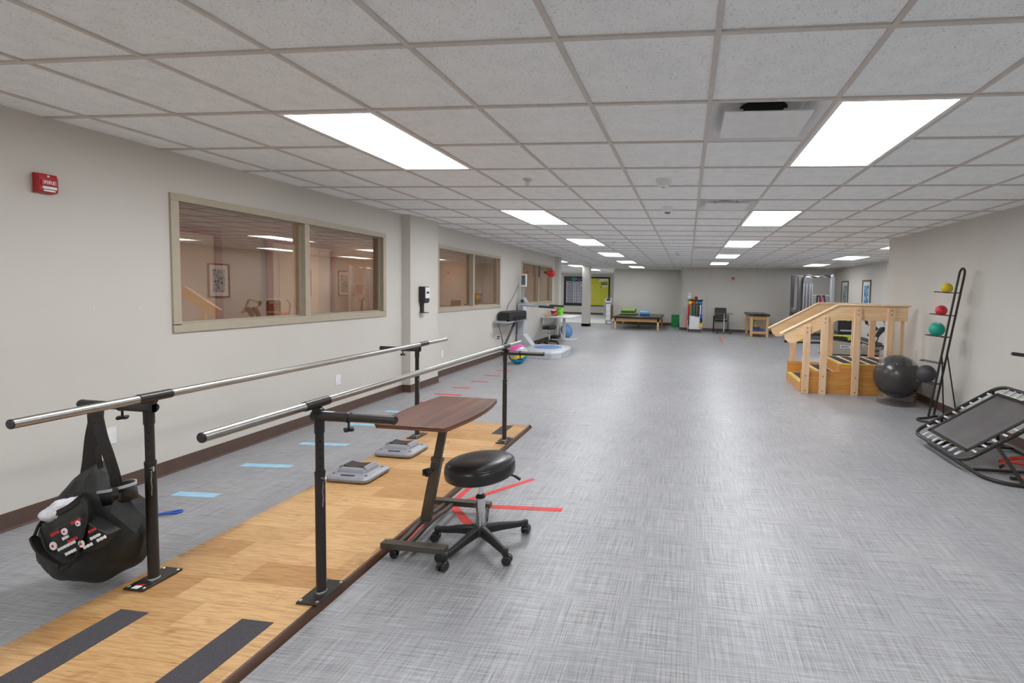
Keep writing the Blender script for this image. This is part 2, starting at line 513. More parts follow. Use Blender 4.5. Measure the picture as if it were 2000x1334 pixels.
struct(tees.build('trim_1', X['tee'], smooth=False), 'pale metal grid between the ceiling tiles', 'ceiling grid')

def wall_holes(mb, x0, x1, y0, y1, holes, top=CEIL+0.02):
    y = y0
    for a, b, za, zb in holes:
        mb.box(x0, x1, y, a, 0, top); mb.box(x0, x1, a, b, 0, za); mb.box(x0, x1, a, b, zb, top); y = b
    mb.box(x0, x1, y, y1, 0, top)
W1 = (1.29, 3.66, 1.10, 2.085); W2 = (5.09, 7.465, 1.085, 2.09); W3 = (8.77, 11.17, 1.085, 2.09)
wl = MB()
wall_holes(wl, WL-0.12, WL, YB, 4.05, [W1])
wl.box(WL-0.14, -3.83, 4.05, 4.74, 0, CEIL+0.02)
wall_holes(wl, WL2-0.12, WL2, 4.74, 11.46, [W2, W3])
wl.box(-4.2, -3.9, 11.46, 11.74, 0, CEIL+0.02)
wl.box(-9.2, -4.2, 11.6, 11.74, 0, CEIL+0.02)
struct(wl.build('wall_left', X['wall'], smooth=False), 'warm grey left wall with three windows and a pillar', 'wall')
wr = MB()
wr.box(WR, WR+0.14, YB, 6.38, 0, CEIL+0.02)
wr.box(WR+0.14, 5.18, 6.24, 6.38, 0, CEIL+0.02)
wr.box(5.18, 5.3, 6.24, 15.4, 0, CEIL+0.02)
struct(wr.build('wall_right', X['wall'], smooth=False), 'warm grey right wall stepping back beyond the training stairs', 'wall')
wf = MB()
wf.prism([(0.70, 15.93), (5.3, 15.33), (5.3, 15.5), (0.70, 16.1)], 0, CEIL+0.02, 'z')
wf.box(-0.27, 0.72, 15.92, 16.4, 0, CEIL+0.02)
wf.box(-0.36, -0.27, 16.1, 18.3, 0, CEIL+0.02)
wf.box(-3.35, -0.27, 18.3, 18.45, 0, CEIL+0.02)
wf.box(-3.35, -3.2, 18.45, 25.0, 0, CEIL+0.02)
wf.box(-9.2, -3.2, 25.0, 25.15, 0, CEIL+0.02)
struct(wf.build('wall_far', X['wall'], smooth=False), 'warm grey far walls with a boxed pillar and the chart alcove', 'wall')
struct(MB().box(-9.3, -9.2, 11.6, 25.1, 0, CEIL+0.02).build('wall_alcove', X['wall'], smooth=False), 'left end wall of the far alcove', 'wall')
struct(MB().box(-4.1, 3.4, YB-0.12, YB, 0, CEIL+0.02).build('wall_back', X['wall'], smooth=False), 'warm grey wall behind the camera', 'wall')
struct(MB().box(-4.30, -4.0, 16.2, 16.5, 0, CEIL+0.01).build('pillar', X['wall'], smooth=False), 'pale square pillar standing alone before the charts', 'pillar')

def base_run(pts):
    """skirting on the room side of a polyline (room to the right of travel)"""
    mb = MB(); H = 0.102; D = 0.011
    for a, b in zip(pts, pts[1:]):
        a = Vector((a[0], a[1], 0)); b = Vector((b[0], b[1], 0)); d = (b-a).normalized(); n = Vector((d.y, -d.x, 0))
        a2 = a-d*0.0; b2 = b+d*D
        mb.add([a2, b2, b2+n*D, a2+n*D]+[p+Vector((0, 0, H)) for p in (a2, b2, b2+n*D*0.55, a2+n*D*0.55)],
               [(0, 3, 2, 1), (4, 5, 6, 7), (0, 1, 5, 4), (1, 2, 6, 5), (2, 3, 7, 6), (3, 0, 4, 7)])
        # the cove toe along the floor
        mb.add([a2+n*D, b2+n*D, b2+n*(D+0.014), a2+n*(D+0.014)]+[p+Vector((0, 0, 0.012)) for p in (a2+n*D, b2+n*D)]+[b2+n*(D+0.013)+Vector((0, 0, 0.002)), a2+n*(D+0.013)+Vector((0, 0, 0.002))],
               [(0, 3, 2, 1), (4, 5, 6, 7), (0, 1, 5, 4), (1, 2, 6, 5), (2, 3, 7, 6), (3, 0, 4, 7)])
    return mb
struct(base_run([(WL, YB), (WL, 4.05), (-3.83, 4.05), (-3.83, 4.74), (WL2, 4.74), (WL2, 11.46), (-3.9, 11.46), (-3.9, 11.74)]).build('baseboard_left', X['base'], smooth=False), 'dark brown skirting along the left wall', 'baseboard')
struct(base_run([(5.18, 15.3), (5.18, 6.38), (WR, 6.38), (WR, YB)]).build('baseboard_right', X['base'], smooth=False), 'dark brown skirting along the right wall', 'baseboard')
struct(base_run([(-3.35, 18.3), (-0.36, 18.3), (-0.36, 16.1), (-0.27, 15.92), (0.72, 15.92), (5.18, 15.335)]).build('baseboard_far', X['base'], smooth=False), 'dark brown skirting along the far wall', 'baseboard')
struct(base_run([(-9.2, 25.0), (-3.35, 25.0), (-3.35, 18.3)]).build('baseboard_alcove', X['base'], smooth=False), 'dark brown skirting under the charts', 'baseboard')
struct(base_run([(-4.30, 16.5), (-4.30, 16.2), (-4.0, 16.2), (-4.0, 16.5), (-4.3, 16.5)][::-1]).build('baseboard_pillar', X['base'], smooth=False), 'dark brown skirting round the lone pillar', 'baseboard')

def window(n, x, ya, yb, za, zb, lab):
    """casing with one mullion, two panes set back from the wall face"""
    m = MB(); w = 0.056; mid = ya+(yb-ya)*0.503
    for a, b, c, d in ((ya, yb, zb-w, zb), (ya, yb, za, za+w+0.012), (ya, ya+w, za+w, zb-w), (yb-w, yb, za+w, zb-w)):
        m.box(x-0.005, x+0.018, a, b, c, d)
        m.box(x-0.125, x+0.002, a+0.034*(a > ya or a == ya), b-0.034*(b <= yb), c, d) if False else None
    # jamb linings inside the opening, glazing stops, mullion
    m.box(x-0.12, x+0.004, ya+0.036, ya+w, za+w, zb-w); m.box(x-0.12, x+0.004, yb-w, yb-0.036, za+w, zb-w)
    m.box(x-0.12, x+0.004, ya+0.036, yb-0.036, zb-w, zb-0.036); m.box(x-0.12, x+0.004, ya+0.036, yb-0.036, za+0.036, za+w+0.012)
    m.box(x-0.10, x+0.016, mid-0.03, mid+0.03, za+w, zb-w)
    o = struct(m.build('window_%d' % n, X['casing'], smooth=False, bevel=0.003), lab, 'window')
    st = MB(); g = 0.012
    for a, b in ((ya+w, mid-0.03), (mid+0.03, yb-w)):
        for y0, y1, z0, z1 in ((a, b, zb-w-g, zb-w), (a, b, za+w+0.012, za+w+0.012+g), (a, a+g, za+w+0.02, zb-w-g), (b-g, b, za+w+0.02, zb-w-g)):
            st.box(x-0.075, x-0.035, y0, y1, z0, z1)
        MB().box(x-0.06, x-0.054, a+0.004, b-0.004, za+w+0.014, zb-w-0.002).build('glass_pane', X['glass'], o, smooth=False)
    st.build('glazing_stop', X['casing'], o, smooth=False)
window(1, WL, 1.252, 3.699, 1.066, 2.122, 'large taupe framed two-pane window nearest on the left wall')
window(2, WL2, 5.052, 7.503, 1.048, 2.126, 'taupe framed two-pane window between the pillar and the balance machine')
window(3, WL2, 8.73, 11.21, 1.05, 2.13, 'taupe framed two-pane window behind the white desk')

# the corridor seen through the glass
co = MB()
co.box(-6.42, -6.30, -1.0, 11.6, 0, 2.5)
co.box(-6.42, -4.07, -1.1, -1.0, 0, 2.5)
struct(co.build('wall_corridor', X['wall_dark'], smooth=False), 'beige corridor wall seen through the windows', 'wall')
struct(MB().box(-6.42, -4.07, -1.1, 11.6, 2.42, 2.5).build('ceiling', X['ceil'], smooth=False), 'corridor ceiling behind the windows', 'ceiling')
dn = 0
for y0, y1 in ((2.2, 3.66), (4.32, 5.62), (7.6, 8.7)):
    dn += 1
    d = MB()
    d.box(-6.30, -6.26, y0, y0+0.09, 0, 2.06); d.box(-6.30, -6.26, y1-0.09, y1, 0, 2.06); d.box(-6.30, -6.26, y0, y1, 2.06, 2.15)
    o = struct(d.build('door_%d' % dn, X['mahogany'], smooth=False), 'brown framed white door in the corridor, number %s from the near end' % ('one', 'two', 'three')[dn-1], 'door')
    lf = MB().box(-6.30, -6.275, y0+0.09, y1-0.09, 0, 2.06)
    for k in (0, 1):
        ym = (y0+y1)/2; a = y0+0.2 if k == 0 else ym+0.06; b = ym-0.06 if k == 0 else y1-0.2
        lf.box(-6.275, -6.27, a, b, 1.1, 1.9); lf.box(-6.275, -6.27, a, b, 0.2, 0.95)
    lf.build('leaf', X['door'], o, bevel=0.004)
for y in (0.6, 6.3, 9.8):
    o = thing('corridor_light', (-5.2, y, 2.42), 'corridor ceiling panel light behind the glass, %s of three' % {0.6: 'nearest', 6.3: 'middle', 9.8: 'farthest'}[y], 'ceiling light', 'corridor lights')
    MB().box(-5.5, -4.9, y-0.6, y+0.6, 2.395, 2.419).build('frame', X['white'], o, smooth=False)
    MB().box(-5.47, -4.93, y-0.57, y+0.57, 2.388, 2.394).build('diffuser', X['panel_dim'], o, smooth=False)

# ------------------------------------------------------------------ ceiling fittings
def ceiling_light(loc):
    o = thing('ceiling_light', loc, '', 'ceiling light', 'recessed ceiling panel lights')
    x, y, z = loc; a = T/2-0.012; b = T-0.012
    f = MB(); w = 0.025; H = 0.014
    for x0, x1, y0, y1 in ((x-a, x+a, y-b, y-b+w), (x-a, x+a, y+b-w, y+b), (x-a, x-a+w, y-b+w, y+b-w), (x+a-w, x+a, y-b+w, y+b-w)):
        f.box(x0, x1, y0, y1, z+0.001, z+H+0.012)
    f.box(x-a, x+a, y-b, y+b, z+0.07, z+0.075)
    f.build('frame', X['white'], o, smooth=False)
    MB().box(x-a+w, x+a-w, y-b+w, y+b-w, z+H, z+H+0.004).build('diffuser', X['panel'], o, smooth=False)
    return o
proto = None
ORD = {1: 'nearest', 6: 'second', 11: 'third', 16: 'fourth', 21: 'fifth', 26: 'sixth'}
for c, rw in LIGHTS:
    loc = ((c+0.5)*T, (rw+1)*T, CEIL)
    if proto is None: proto = o = ceiling_light(loc)
    else: o = dup(proto, loc, 'x')
    if rw >= 16 or c == 6:            # panels turned down to darken the far end and right bay
        for ch in o.children:
            if ch.name.startswith('diffuser'):
                ch.data = ch.data.copy(); ch.data.materials[0] = X['panel_far']
    if rw < 0: lb = 'white ceiling panel light over the space behind the camera'
    elif c == -4: lb = 'white ceiling panel light, %s in the row nearer the window wall' % ORD[rw]
    elif c == 1: lb = 'white ceiling panel light, %s in the row over the open floor' % ORD[rw]
    elif c == 6: lb = 'white ceiling panel light in the right bay by the pictures, %s one' % {11: 'nearest', 16: 'middle', 21: 'farthest'}[rw]
    elif c == -13: lb = 'unseen white ceiling panel light added round the corner to brighten the far left alcove'
    else: lb = 'white ceiling panel light in the far left alcove, %s one' % {21: 'nearest', 26: 'middle', 31: 'farthest'}[rw]
    o['label'] = lb

def vent(loc):
    x, y, z = loc; a = T/2-0.012
    o = thing('air_vent', loc, '', 'air vent', 'ceiling air diffusers')
    f = MB(); b = 0.215
    out = [(-a, -a, 0.002), (a, -a, 0.002), (a, a, 0.002), (-a, a, 0.002)]; inn = [(-b, -b, 0.085), (b, -b, 0.085), (b, b, 0.085), (-b, b, 0.085)]
    P = [(x+p[0], y+p[1], z+p[2]) for p in out+inn]
    f.add(P, [(0, 1, 5, 4), (1, 2, 6, 5), (2, 3, 7, 6), (3, 0, 4, 7), (4, 5, 6, 7)])
    for sx in (-1, 1): f.bar((x+sx*0.12, y, z+0.085), (x+sx*0.12, y, z+0.0), 0.018, 0.03)
    f.build('housing', X['white'], o, smooth=False)
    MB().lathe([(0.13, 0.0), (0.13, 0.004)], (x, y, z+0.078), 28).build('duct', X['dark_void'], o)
    MB().box(x-0.225, x+0.225, y-0.2, y+0.2, z-0.012, z-0.004).build('deflector', X['white'], o, bevel=0.003)
    return o
vp = None
for (c, rw), w in zip(VENTS, ('nearest', 'second', 'third', 'farthest')):
    loc = ((c+0.5)*T, (rw+0.5)*T, CEIL)
    if vp is None: vp = o = vent(loc)
    else: o = dup(vp, loc, '')
    o['label'] = 'square white ceiling air diffuser with hanging panel, %s of the line' % w

def sprinkler(loc):
    o = thing('sprinkler', loc, '', 'sprinkler', 'fire sprinklers')
    x, y, z = loc
    MB().lathe([(0.04, 0), (0.036, -0.008), (0.014, -0.011)], loc, 20).build('escutcheon', X['zinc'], o)
    h = MB().lathe([(0.009, -0.008), (0.009, -0.024), (0.004, -0.026), (0.004, -0.045)], loc, 10)
    h.lathe([(0.018, -0.045), (0.019, -0.048), (0.004, -0.05)], loc, 12)
    for sx in (-1, 1): h.tube([(x+sx*0.008, y, z-0.018), (x+sx*0.016, y, z-0.03), (x+sx*0.005, y, z-0.045)], 0.003, 6)
    h.build('head', X['zinc'], o); return o
sp = None
for (x, y), w in zip([(-1.513, 2.174), (-1.556, 7.18), (-1.56, 10.8), (-2.77, 13.2), (2.788, 7.075), (2.775, 10.86), (2.766, 14.55), (-0.345, 14.55)],
                     ('nearest, by the first left panel light', 'left of the third panel light gap', 'farther along the left light row', 'far left above the mat table approach',
                      'right of the room near the wall corner', 'second along the right side', 'third along the right side by the far wall', 'before the boxed far pillar')):
    loc = (x, y, CEIL+0.006)
    if sp is None: sp = o = sprinkler(loc)
    else: o = dup(sp, loc, '')
    o['label'] = 'small metal ceiling sprinkler, ' + w

def detector(loc, r, dark, label):
    o = thing('smoke_detector', loc, label, 'smoke detector', 'ceiling smoke detectors')
    MB().lathe([(r, 0), (r, -0.018), (r*0.92, -0.03), (r*0.72, -0.055), (r*0.6, -0.062), (0.01, -0.064)], loc, 26).build('housing', X['white_plastic'], o)
    MB().lathe([(r*0.56, -0.058), (r*0.5, -0.072), (0.01, -0.075)] if dark else [(r*0.22, -0.063), (r*0.2, -0.069), (0.01, -0.07)], loc, 20).build('sensor', X['silver_dark'] if dark else X['silver'], o)
    return o
detector((-0.317, 2.215, CEIL+0.009), 0.066, False, 'white domed smoke detector nearest the camera')
detector((-0.337, 3.482, CEIL+0.009), 0.06, True, 'white smoke detector with dark grille, second from the camera')
detector((-0.341, 9.173, CEIL+0.009), 0.058, True, 'small white smoke detector beyond the third vent')
detector((2.125, 13.27, CEIL+0.009), 0.06, False, 'white smoke detector near the far right wall')
detector((-4.574, 14.82, CEIL+0.009), 0.07, False, 'white detector before the far left alcove lights')

# ------------------------------------------------------------------ wall fittings on the left
def outlet(x, y, z, label):
    o = thing('wall_outlet', (x, y, z), label, 'outlet', 'wall sockets')
    MB().box(x, x+0.006, y-0.036, y+0.036, z-0.058, z+0.058).build('plate', X['white_plastic'], o, bevel=0.002)
    s = MB()
    for dz in (-0.02, 0.02): s.box(x+0.006, x+0.0085, y-0.017, y+0.017, z+dz-0.014, z+dz+0.014)
    s.build('socket', X['white'], o, bevel=0.002); return o
outlet(WL, 0.855, 0.40, 'white wall socket partly hidden behind the hanging bag strap')
outlet(WL, 2.89, 0.392, 'white wall socket under the nearest window')
outlet(WL2, 5.205, 0.37, 'white wall socket just past the pillar')
pl = outlet(WL2, 7.37, 0.42, 'white wall socket with cords plugged in under the printer shelf')
k = MB()
for dz in (-0.02, 0.02):
    k.box(WL2+0.008, WL2+0.04, 7.355, 7.385, 0.42+dz-0.012, 0.42+dz+0.012)
    k.tube(spline([(WL2+0.04, 7.37, 0.42+dz), (WL2+0.09, 7.39, 0.42+dz*0.5), (WL2+0.1, 7.46, 0.3), (WL2+0.06, 7.6, 0.03), (WL2+0.05, 8.0, 0.012)], 5), 0.0035, 8)
k.build('plug', X['black_plastic'], pl)

fa = thing('fire_alarm', (WL, 0.58, 2.025), 'red fire alarm pull station on the left wall above the bag', 'fire alarm')
MB().prism([(WL, 1.966), (WL+0.045, 1.974), (WL+0.05, 2.0), (WL+0.05, 2.055), (WL+0.04, 2.082), (WL, 2.086)], 0.538, 0.622, 'y').build('case', X['red'], fa, bevel=0.004)
MB().prism([(WL+0.049, 2.012), (WL+0.056, 2.014), (WL+0.056, 2.046), (WL+0.049, 2.048)], 0.545, 0.615, 'y').build('face_plate', X['red'], fa, bevel=0.002)
MB().box(WL+0.046, WL+0.057, 0.55, 0.612, 1.992, 2.008).build('pull_bar', X['white'], fa, bevel=0.003)
MB().box(WL+0.046, WL+0.054, 0.556, 0.606, 1.978, 1.988).build('instruction_strip', X['white'], fa, bevel=0.002)
MB().lathe([(0.007, 0), (0.006, 0.004)], (WL+0.044, 0.58, 2.068), 14, (1, 0, 0.2)).build('keyhole', X['zinc'], fa)
text('FIRE', 0.028, Matrix(((0, 0, 1, WL+0.057), (1, 0, 0, 0.58), (0, 1, 0, 2.030), (0, 0, 0, 1))), X['white'], fa)

sd_ = thing('sanitizer_dispenser', (-3.83, 4.30, 1.28), 'black hand sanitizer dispenser with white front on the pillar', 'soap dispenser')
MB().prism([(-3.83, 1.46), (-3.745, 1.46), (-3.735, 1.44), (-3.735, 1.24), (-3.76, 1.225), (-3.83, 1.235)], 4.24, 4.36, 'y').build('housing', X['black_plastic'], sd_, bevel=0.008)
MB().prism([(-3.737, 1.45), (-3.727, 1.44), (-3.727, 1.30), (-3.737, 1.29)], 4.25, 4.35, 'y').build('front_label', X['white'], sd_, bevel=0.003)
MB().box(-3.727, -3.7255, 4.27, 4.33, 1.36, 1.39).build('screen', X['navy'], sd_)
MB().box(-3.83, -3.80, 4.27, 4.33, 1.09, 1.24).box(-3.83, -3.735, 4.255, 4.345, 1.085, 1.096).build('drip_tray', X['black_plastic'], sd_, bevel=0.004)
mk = MB()
mk.box(WL, WL+0.004, 0.79, 0.80, 1.266, 1.272); 
tag(mk.build('wall_anchor', X['white'], loc=(WL, 0.795, 1.27)), 'tiny white screw anchor left on the wall under the fire alarm', 'screw')
tag(MB().box(WL, WL+0.004, 1.043, 1.053, 1.258, 1.264).build('wall_anchor', X['white'], loc=(WL, 1.048, 1.26)), 'tiny white screw anchor just left of the nearest window', 'screw')

# ------------------------------------------------------------------ parallel bars on the oak platform
DZ = 0.034
pb = thing('parallel_bars', (-2.18, 1.2, 0), 'brushed steel parallel bars standing on the oak plank platform by the left wall', 'parallel bars')
dk = MB().box(-2.68, -1.70, -0.95, 2.80, 0.0, DZ).build('deck', X['deck'], pb, bevel=0.002)
MB().prism([(-1.70, 0.0), (-1.672, 0.0), (-1.674, 0.012), (-1.690, DZ-0.003), (-1.70, DZ-0.001)], -0.95, 2.835, 'y').build('edge_trim', X['deck_edge'], dk)
MB().prism([(2.80, 0.0), (2.835, 0.0), (2.83, 0.012), (2.812, DZ-0.003), (2.80, DZ-0.001)], -2.68, -1.674, 'x').build('edge_trim', X['deck_edge'], dk)
for x0, x1, y0, y1 in ((-2.485, -2.345, -0.93, -0.11), (-1.925, -1.775, -0.93, -0.083), (-1.955, -1.845, 2.46, 2.755), (-2.52, -2.385, 2.46, 2.755)):
    MB().box(x0, x1, y0, y1, DZ, DZ+0.0016).build('grip_strip', X['grip'], pb, smooth=False)
RZ = 0.924
for x in (-2.54, -1.742):
    r = MB().tube([(x, -0.375, RZ), (x, 2.66, RZ)], 0.0185, 22).build('handrail', X['steel'], pb)
    MB().lathe([(0.0187, 0), (0.0187, 0.003), (0.017, 0.0045)], (x, -0.375, RZ), 22, (0, -1, 0)).build('end_cap', X['black_plastic'], r)
    MB().lathe([(0.0187, 0), (0.0187, 0.003), (0.017, 0.0045)], (x, 2.66, RZ), 22, (0, 1, 0)).build('end_cap', X['black_plastic'], r)
def bar_post(x, y, s, bx):
    """telescoping post; s = outward direction of the width arm; bx = rail x"""
    p = MB().lathe([(0.022, 0.0), (0.0205, 0.004), (0.0205, 0.572)], (x, y, DZ+0.008), 22)
    p.lathe([(0.0205, 0), (0.0218, 0.004), (0.0218, 0.016), (0.0205, 0.02)], (x, y, 0.594), 22)
    p = p.build('post', X['black_metal'], pb)
    u = MB().lathe([(0.0172, 0.60), (0.0172, 0.82)], (x, y, 0), 22).lathe([(0.0195, 0.79), (0.0202, 0.794), (0.0202, 0.856)], (x, y, 0), 22)
    u.build('inner_tube', X['black_metal'], p)
    for k in range(4): MB().lathe([(0.0042, 0), (0.0042, 0.001)], (x+0.0122, y-0.0122, 0.64+0.038*k), 10, (1, -1, 0)).build('pin_hole', X['dark_void'], p)
    MB().box(x-0.052, x+0.052, y-0.085, y+0.085, DZ+0.0018, DZ+0.0100).build('base_plate', X['black_metal'], p, bevel=0.002)
    for dx in (-0.04, 0.04):
        for dy in (-0.07, 0.07):
            MB().lathe([(0.007, 0), (0.007, 0.002), (0.0045, 0.004)], (x+dx, y+dy, DZ+0.0100), 10).build('bolt', X['zinc'], p)
    MB().lathe([(0.0235, 0.0), (0.0215, 0.006)], (x, y, DZ+0.0100), 20).build('weld_ring', X['zinc'], p)
    # width arm: sleeve, sliding arm, clamp knob
    az = 0.868
    a = MB().tube([(x-s*0.03, y, az), (x+s*0.15, y, az)], 0.0215, 20).lathe([(0.0215, 0), (0.024, 0.006), (0.0215, 0.012)], (x+s*0.14, y, az), 20, (s, 0, 0))
    a = a.build('arm_sleeve', X['black_metal'], p)
    MB().tube([(x+s*0.10, y, az), (x+s*0.365, y, az)], 0.0185, 20).lathe([(0.0195, 0), (0.0195, 0.012), (0.016, 0.016)], (x+s*0.358, y, az), 20, (s, 0, 0)).build('sliding_arm', X['black_metal'], p)
    kx = x+s*0.145
    kb = MB().lathe([(0.005, 0), (0.005, -0.03)], (kx, y, az-0.02), 8)
    kb.box(kx-0.022, kx+0.022, y-0.007, y+0.007, az-0.062, az-0.048).box(kx-0.007, kx+0.007, y-0.022, y+0.022, az-0.062, az-0.048)
    kb.build('clamp_knob', X['black_plastic'], p, bevel=0.003)
    sd2 = MB().prism([(x-s*0.03, 0.846), (x+s*0.018, 0.846), (x+s*0.018, 0.90), (bx+s*0.012, RZ-0.012), (bx-s*0.012, RZ-0.012), (x-s*0.03, 0.885)] if s > 0 else
                     [(x+0.03, 0.846), (x+0.03, 0.885), (bx+0.012, RZ-0.012), (bx-0.012, RZ-0.012), (x-0.018, 0.90), (x-0.018, 0.846)], y-0.012, y+0.012, 'y')
    sd2.build('bracket', X['black_metal'], p, bevel=0.003)
    MB().tube([(bx, y-0.065, RZ), (bx, y+0.065, RZ)], 0.0215, 22).build('rail_clamp', X['black_metal'], p)
    # spring pin on a little chain
    pn = MB().tube([(x+0.018, y-0.012, 0.585), (x+0.045, y-0.022, 0.588)], 0.004, 8).tube([(x+0.045, y-0.022, 0.598), (x+0.05, y-0.024, 0.588), (x+0.045, y-0.022, 0.576)], 0.003, 6)
    for k in range(14):
        zz = 0.572-0.0085*k; pn.ball((x+0.033+0.0015*math.sin(k*0.9), y-0.022, zz), 0.0023, 6, 4)
    pn.build('locking_pin', X['zinc'], p)
    return p
bar_post(-2.575, 0.08, -1, -2.54)
pp = bar_post(-1.728, 0.115, 1, -1.742)
bar_post(-2.605, 2.26, -1, -2.54)
bar_post(-1.748, 2.285, 1, -1.742)
st = MB().box(-2.592, -2.558, 0.0, 0.022, DZ+0.0101, DZ+0.0106).build('warning_label', X['white'], pb, smooth=False)
MB().box(-2.592, -2.558, 0.022, 0.034, DZ+0.0101, DZ+0.0106).build('warning_stripe', X['red'], st, smooth=False)
MB().box(-1.712, -1.655, 0.107, 0.123, 0.8892, 0.8899).build('arm_label', X['grey_trim'], pb, smooth=False)

# ------------------------------------------------------------------ balance steps on the platform
def balance_step(cx, cy, label):
    o = thing('balance_step', (cx, cy, DZ), label, 'balance step', 'grey foot platforms on the oak deck')
    def rr_(hx, hy, r, z):
        pts = []
        for (sx, sy, a0) in ((1, 1, 0), (-1, 1, 90), (-1, -1, 180), (1, -1, 270)):
            for k in range(5):
                a = math.radians(a0+k*22.5); pts.append((cx+sx*(hx-r)+r*math.cos(a), cy+sy*(hy-r)+r*math.sin(a), z))
        return pts
    z0 = DZ
    def loft(mb, rings):
        vs = []; fs = []
        for rg in rings: vs += rg
        n = len(rings[0])
        for i in range(len(rings)-1):
            for k in range(n): l = (k+1) % n; fs.append((i*n+k, i*n+l, (i+1)*n+l, (i+1)*n+k))
        fs.append(tuple(range(n-1, -1, -1))); fs.append(tuple((len(rings)-1)*n+k for k in range(n)))
        mb.add(vs, fs)
    b = MB()
    loft(b, [rr_(0.160, 0.130, 0.04, z0+0.004), rr_(0.172, 0.142, 0.045, z0+0.014), rr_(0.172, 0.142, 0.045, z0+0.03), rr_(0.160, 0.130, 0.04, z0+0.043), rr_(0.132, 0.092, 0.03, z0+0.047),
             rr_(0.122, 0.078, 0.028, z0+0.054), rr_(0.116, 0.072, 0.026, z0+0.074), rr_(0.098, 0.06, 0.02, z0+0.084)])
    for k in (-1, 1):
        for j in (-1, 1): b.lathe([(0.016, 0), (0.014, 0.004)], (cx+k*0.12, cy+j*0.1, z0), 12)
    b.build('shell', X['grey_plastic'], o)
    # concave foam saddle
    pd = MB(); n = 8
    prof = [(-0.085+0.17*i/n, z0+0.0875+0.010*abs((i-n/2)/(n/2))**2) for i in range(n+1)]
    poly = [(p[0]+cx, p[1]) for p in prof]+[(cx+0.085, z0+0.08), (cx-0.085, z0+0.08)]
    pd.prism(poly, cy-0.045, cy+0.045, 'y'); pd.build('foam_pad', X['pad_brown'], o, bevel=0.003)
    for k in (-1, 1):
        MB().prism([(cx+k*0.085, z0+0.074), (cx+k*0.085, z0+0.101), (cx+k*0.1, z0+0.1), (cx+k*0.118, z0+0.07)], cy-0.062, cy+0.062, 'y').build('side_cheek', X['grey_plastic'], o, bevel=0.006)
    sl = MB()
    for k in (-1, 1): sl.tube([(cx-0.05, cy+k*0.108, z0+0.05), (cx+0.05, cy+k*0.108, z0+0.05)], 0.006, 10)
    sl.build('grip_groove', X['silver_dark'], o)
    kn = MB()
    for k in (-1, 1):
        for j in (-1, 1): kn.lathe([(0.011, 0), (0.009, 0.004), (0.003, 0.002)], (cx+k*0.128, cy+j*0.086, z0+0.046), 14)
    kn.build('screw_cap', X['silver_dark'], o)
    return o
balance_step(-2.492, 1.335, 'grey plastic balance step with brown foam saddle, nearer of two on the oak deck')
balance_step(-2.483, 1.845, 'grey plastic balance step with brown foam saddle, farther of two on the oak deck')

# ------------------------------------------------------------------ overbed table with walnut top
ot = thing('overbed_table', (-1.50, 0.73, 0), 'walnut topped rolling overbed table with bronze metal frame beside the platform', 'overbed table')
def bow(x0, x1, y0, y1, b, n=12):
    pts = []
    for i in range(n+1):
        t = i/n; pts.append((x1+b*(1-(2*t-1)**2), y0+(y1-y0)*t))
    for i in range(n+1):
        t = 1-i/n; pts.append((x0-b*0.5*(1-(2*t-1)**2), y0+(y1-y0)*t))
    return pts
tt = MB().prism(bow(-1.672, -1.288, 0.403, 1.045, 0.042), 0.739, 0.750, 'z').build('tabletop', X['walnut'], ot, bevel=0.003)
MB().prism(bow(-1.668, -1.284, 0.407, 1.041, 0.042), 0.726, 0.7388, 'z').build('edge_band', X['walnut_edge'], tt, bevel=0.003)
cl = MB().bar((-1.578, 0.715, 0.085), (-1.508, 0.722, 0.46), 0.032, 0.058, (1, 0, 0)).build('outer_column', X['brown_metal'], ot, bevel=0.003)
MB().bar((-1.510, 0.722, 0.45), (-1.459, 0.727, 0.725), 0.024, 0.046, (1, 0, 0)).build('inner_column', X['brown_metal'], ot, bevel=0.003)
MB().bar((-1.511, 0.7215, 0.445), (-1.506, 0.7225, 0.47), 0.038, 0.064, (1, 0, 0)).build('collar', X['brown_metal'], cl, bevel=0.002)
MB().box(-1.60, -1.36, 0.56, 0.90, 0.715, 0.7258).build('mounting_plate', X['brown_metal'], ot, bevel=0.003)
kb = MB().lathe([(0.006, 0), (0.006, 0.03)], (-1.523, 0.702, 0.40), 8, (-0.4, -1, 0))
for k in range(5):
    a = 2*PI*k/5; kb.lathe([(0.011, 0), (0.012, 0.006), (0.011, 0.02)], (-1.536+0.014*math.cos(a), 0.672, 0.40+0.014*math.sin(a)), 12, (-0.4, -1, 0))
kb.lathe([(0.016, 0), (0.016, 0.016)], (-1.536, 0.672, 0.40), 14, (-0.4, -1, 0))
kb.build('height_knob', X['black_plastic'], ot)
MB().box(-1.615, -1.535, 0.685, 0.745, 0.082, 0.092).build('foot_plate', X['brown_metal'], ot, bevel=0.002)
for x in (-1.602, -1.550):
    MB().ribbon(spline([(x, 0.485, 0.062), (x, 0.58, 0.066), (x+0.004, 0.66, 0.08), (x+0.004, 0.78, 0.08), (x, 0.88, 0.066), (x, 0.985, 0.062)], 5), 0.024, 0.022, (1, 0, 0)).build('rail', X['brown_metal'], ot, bevel=0.002)
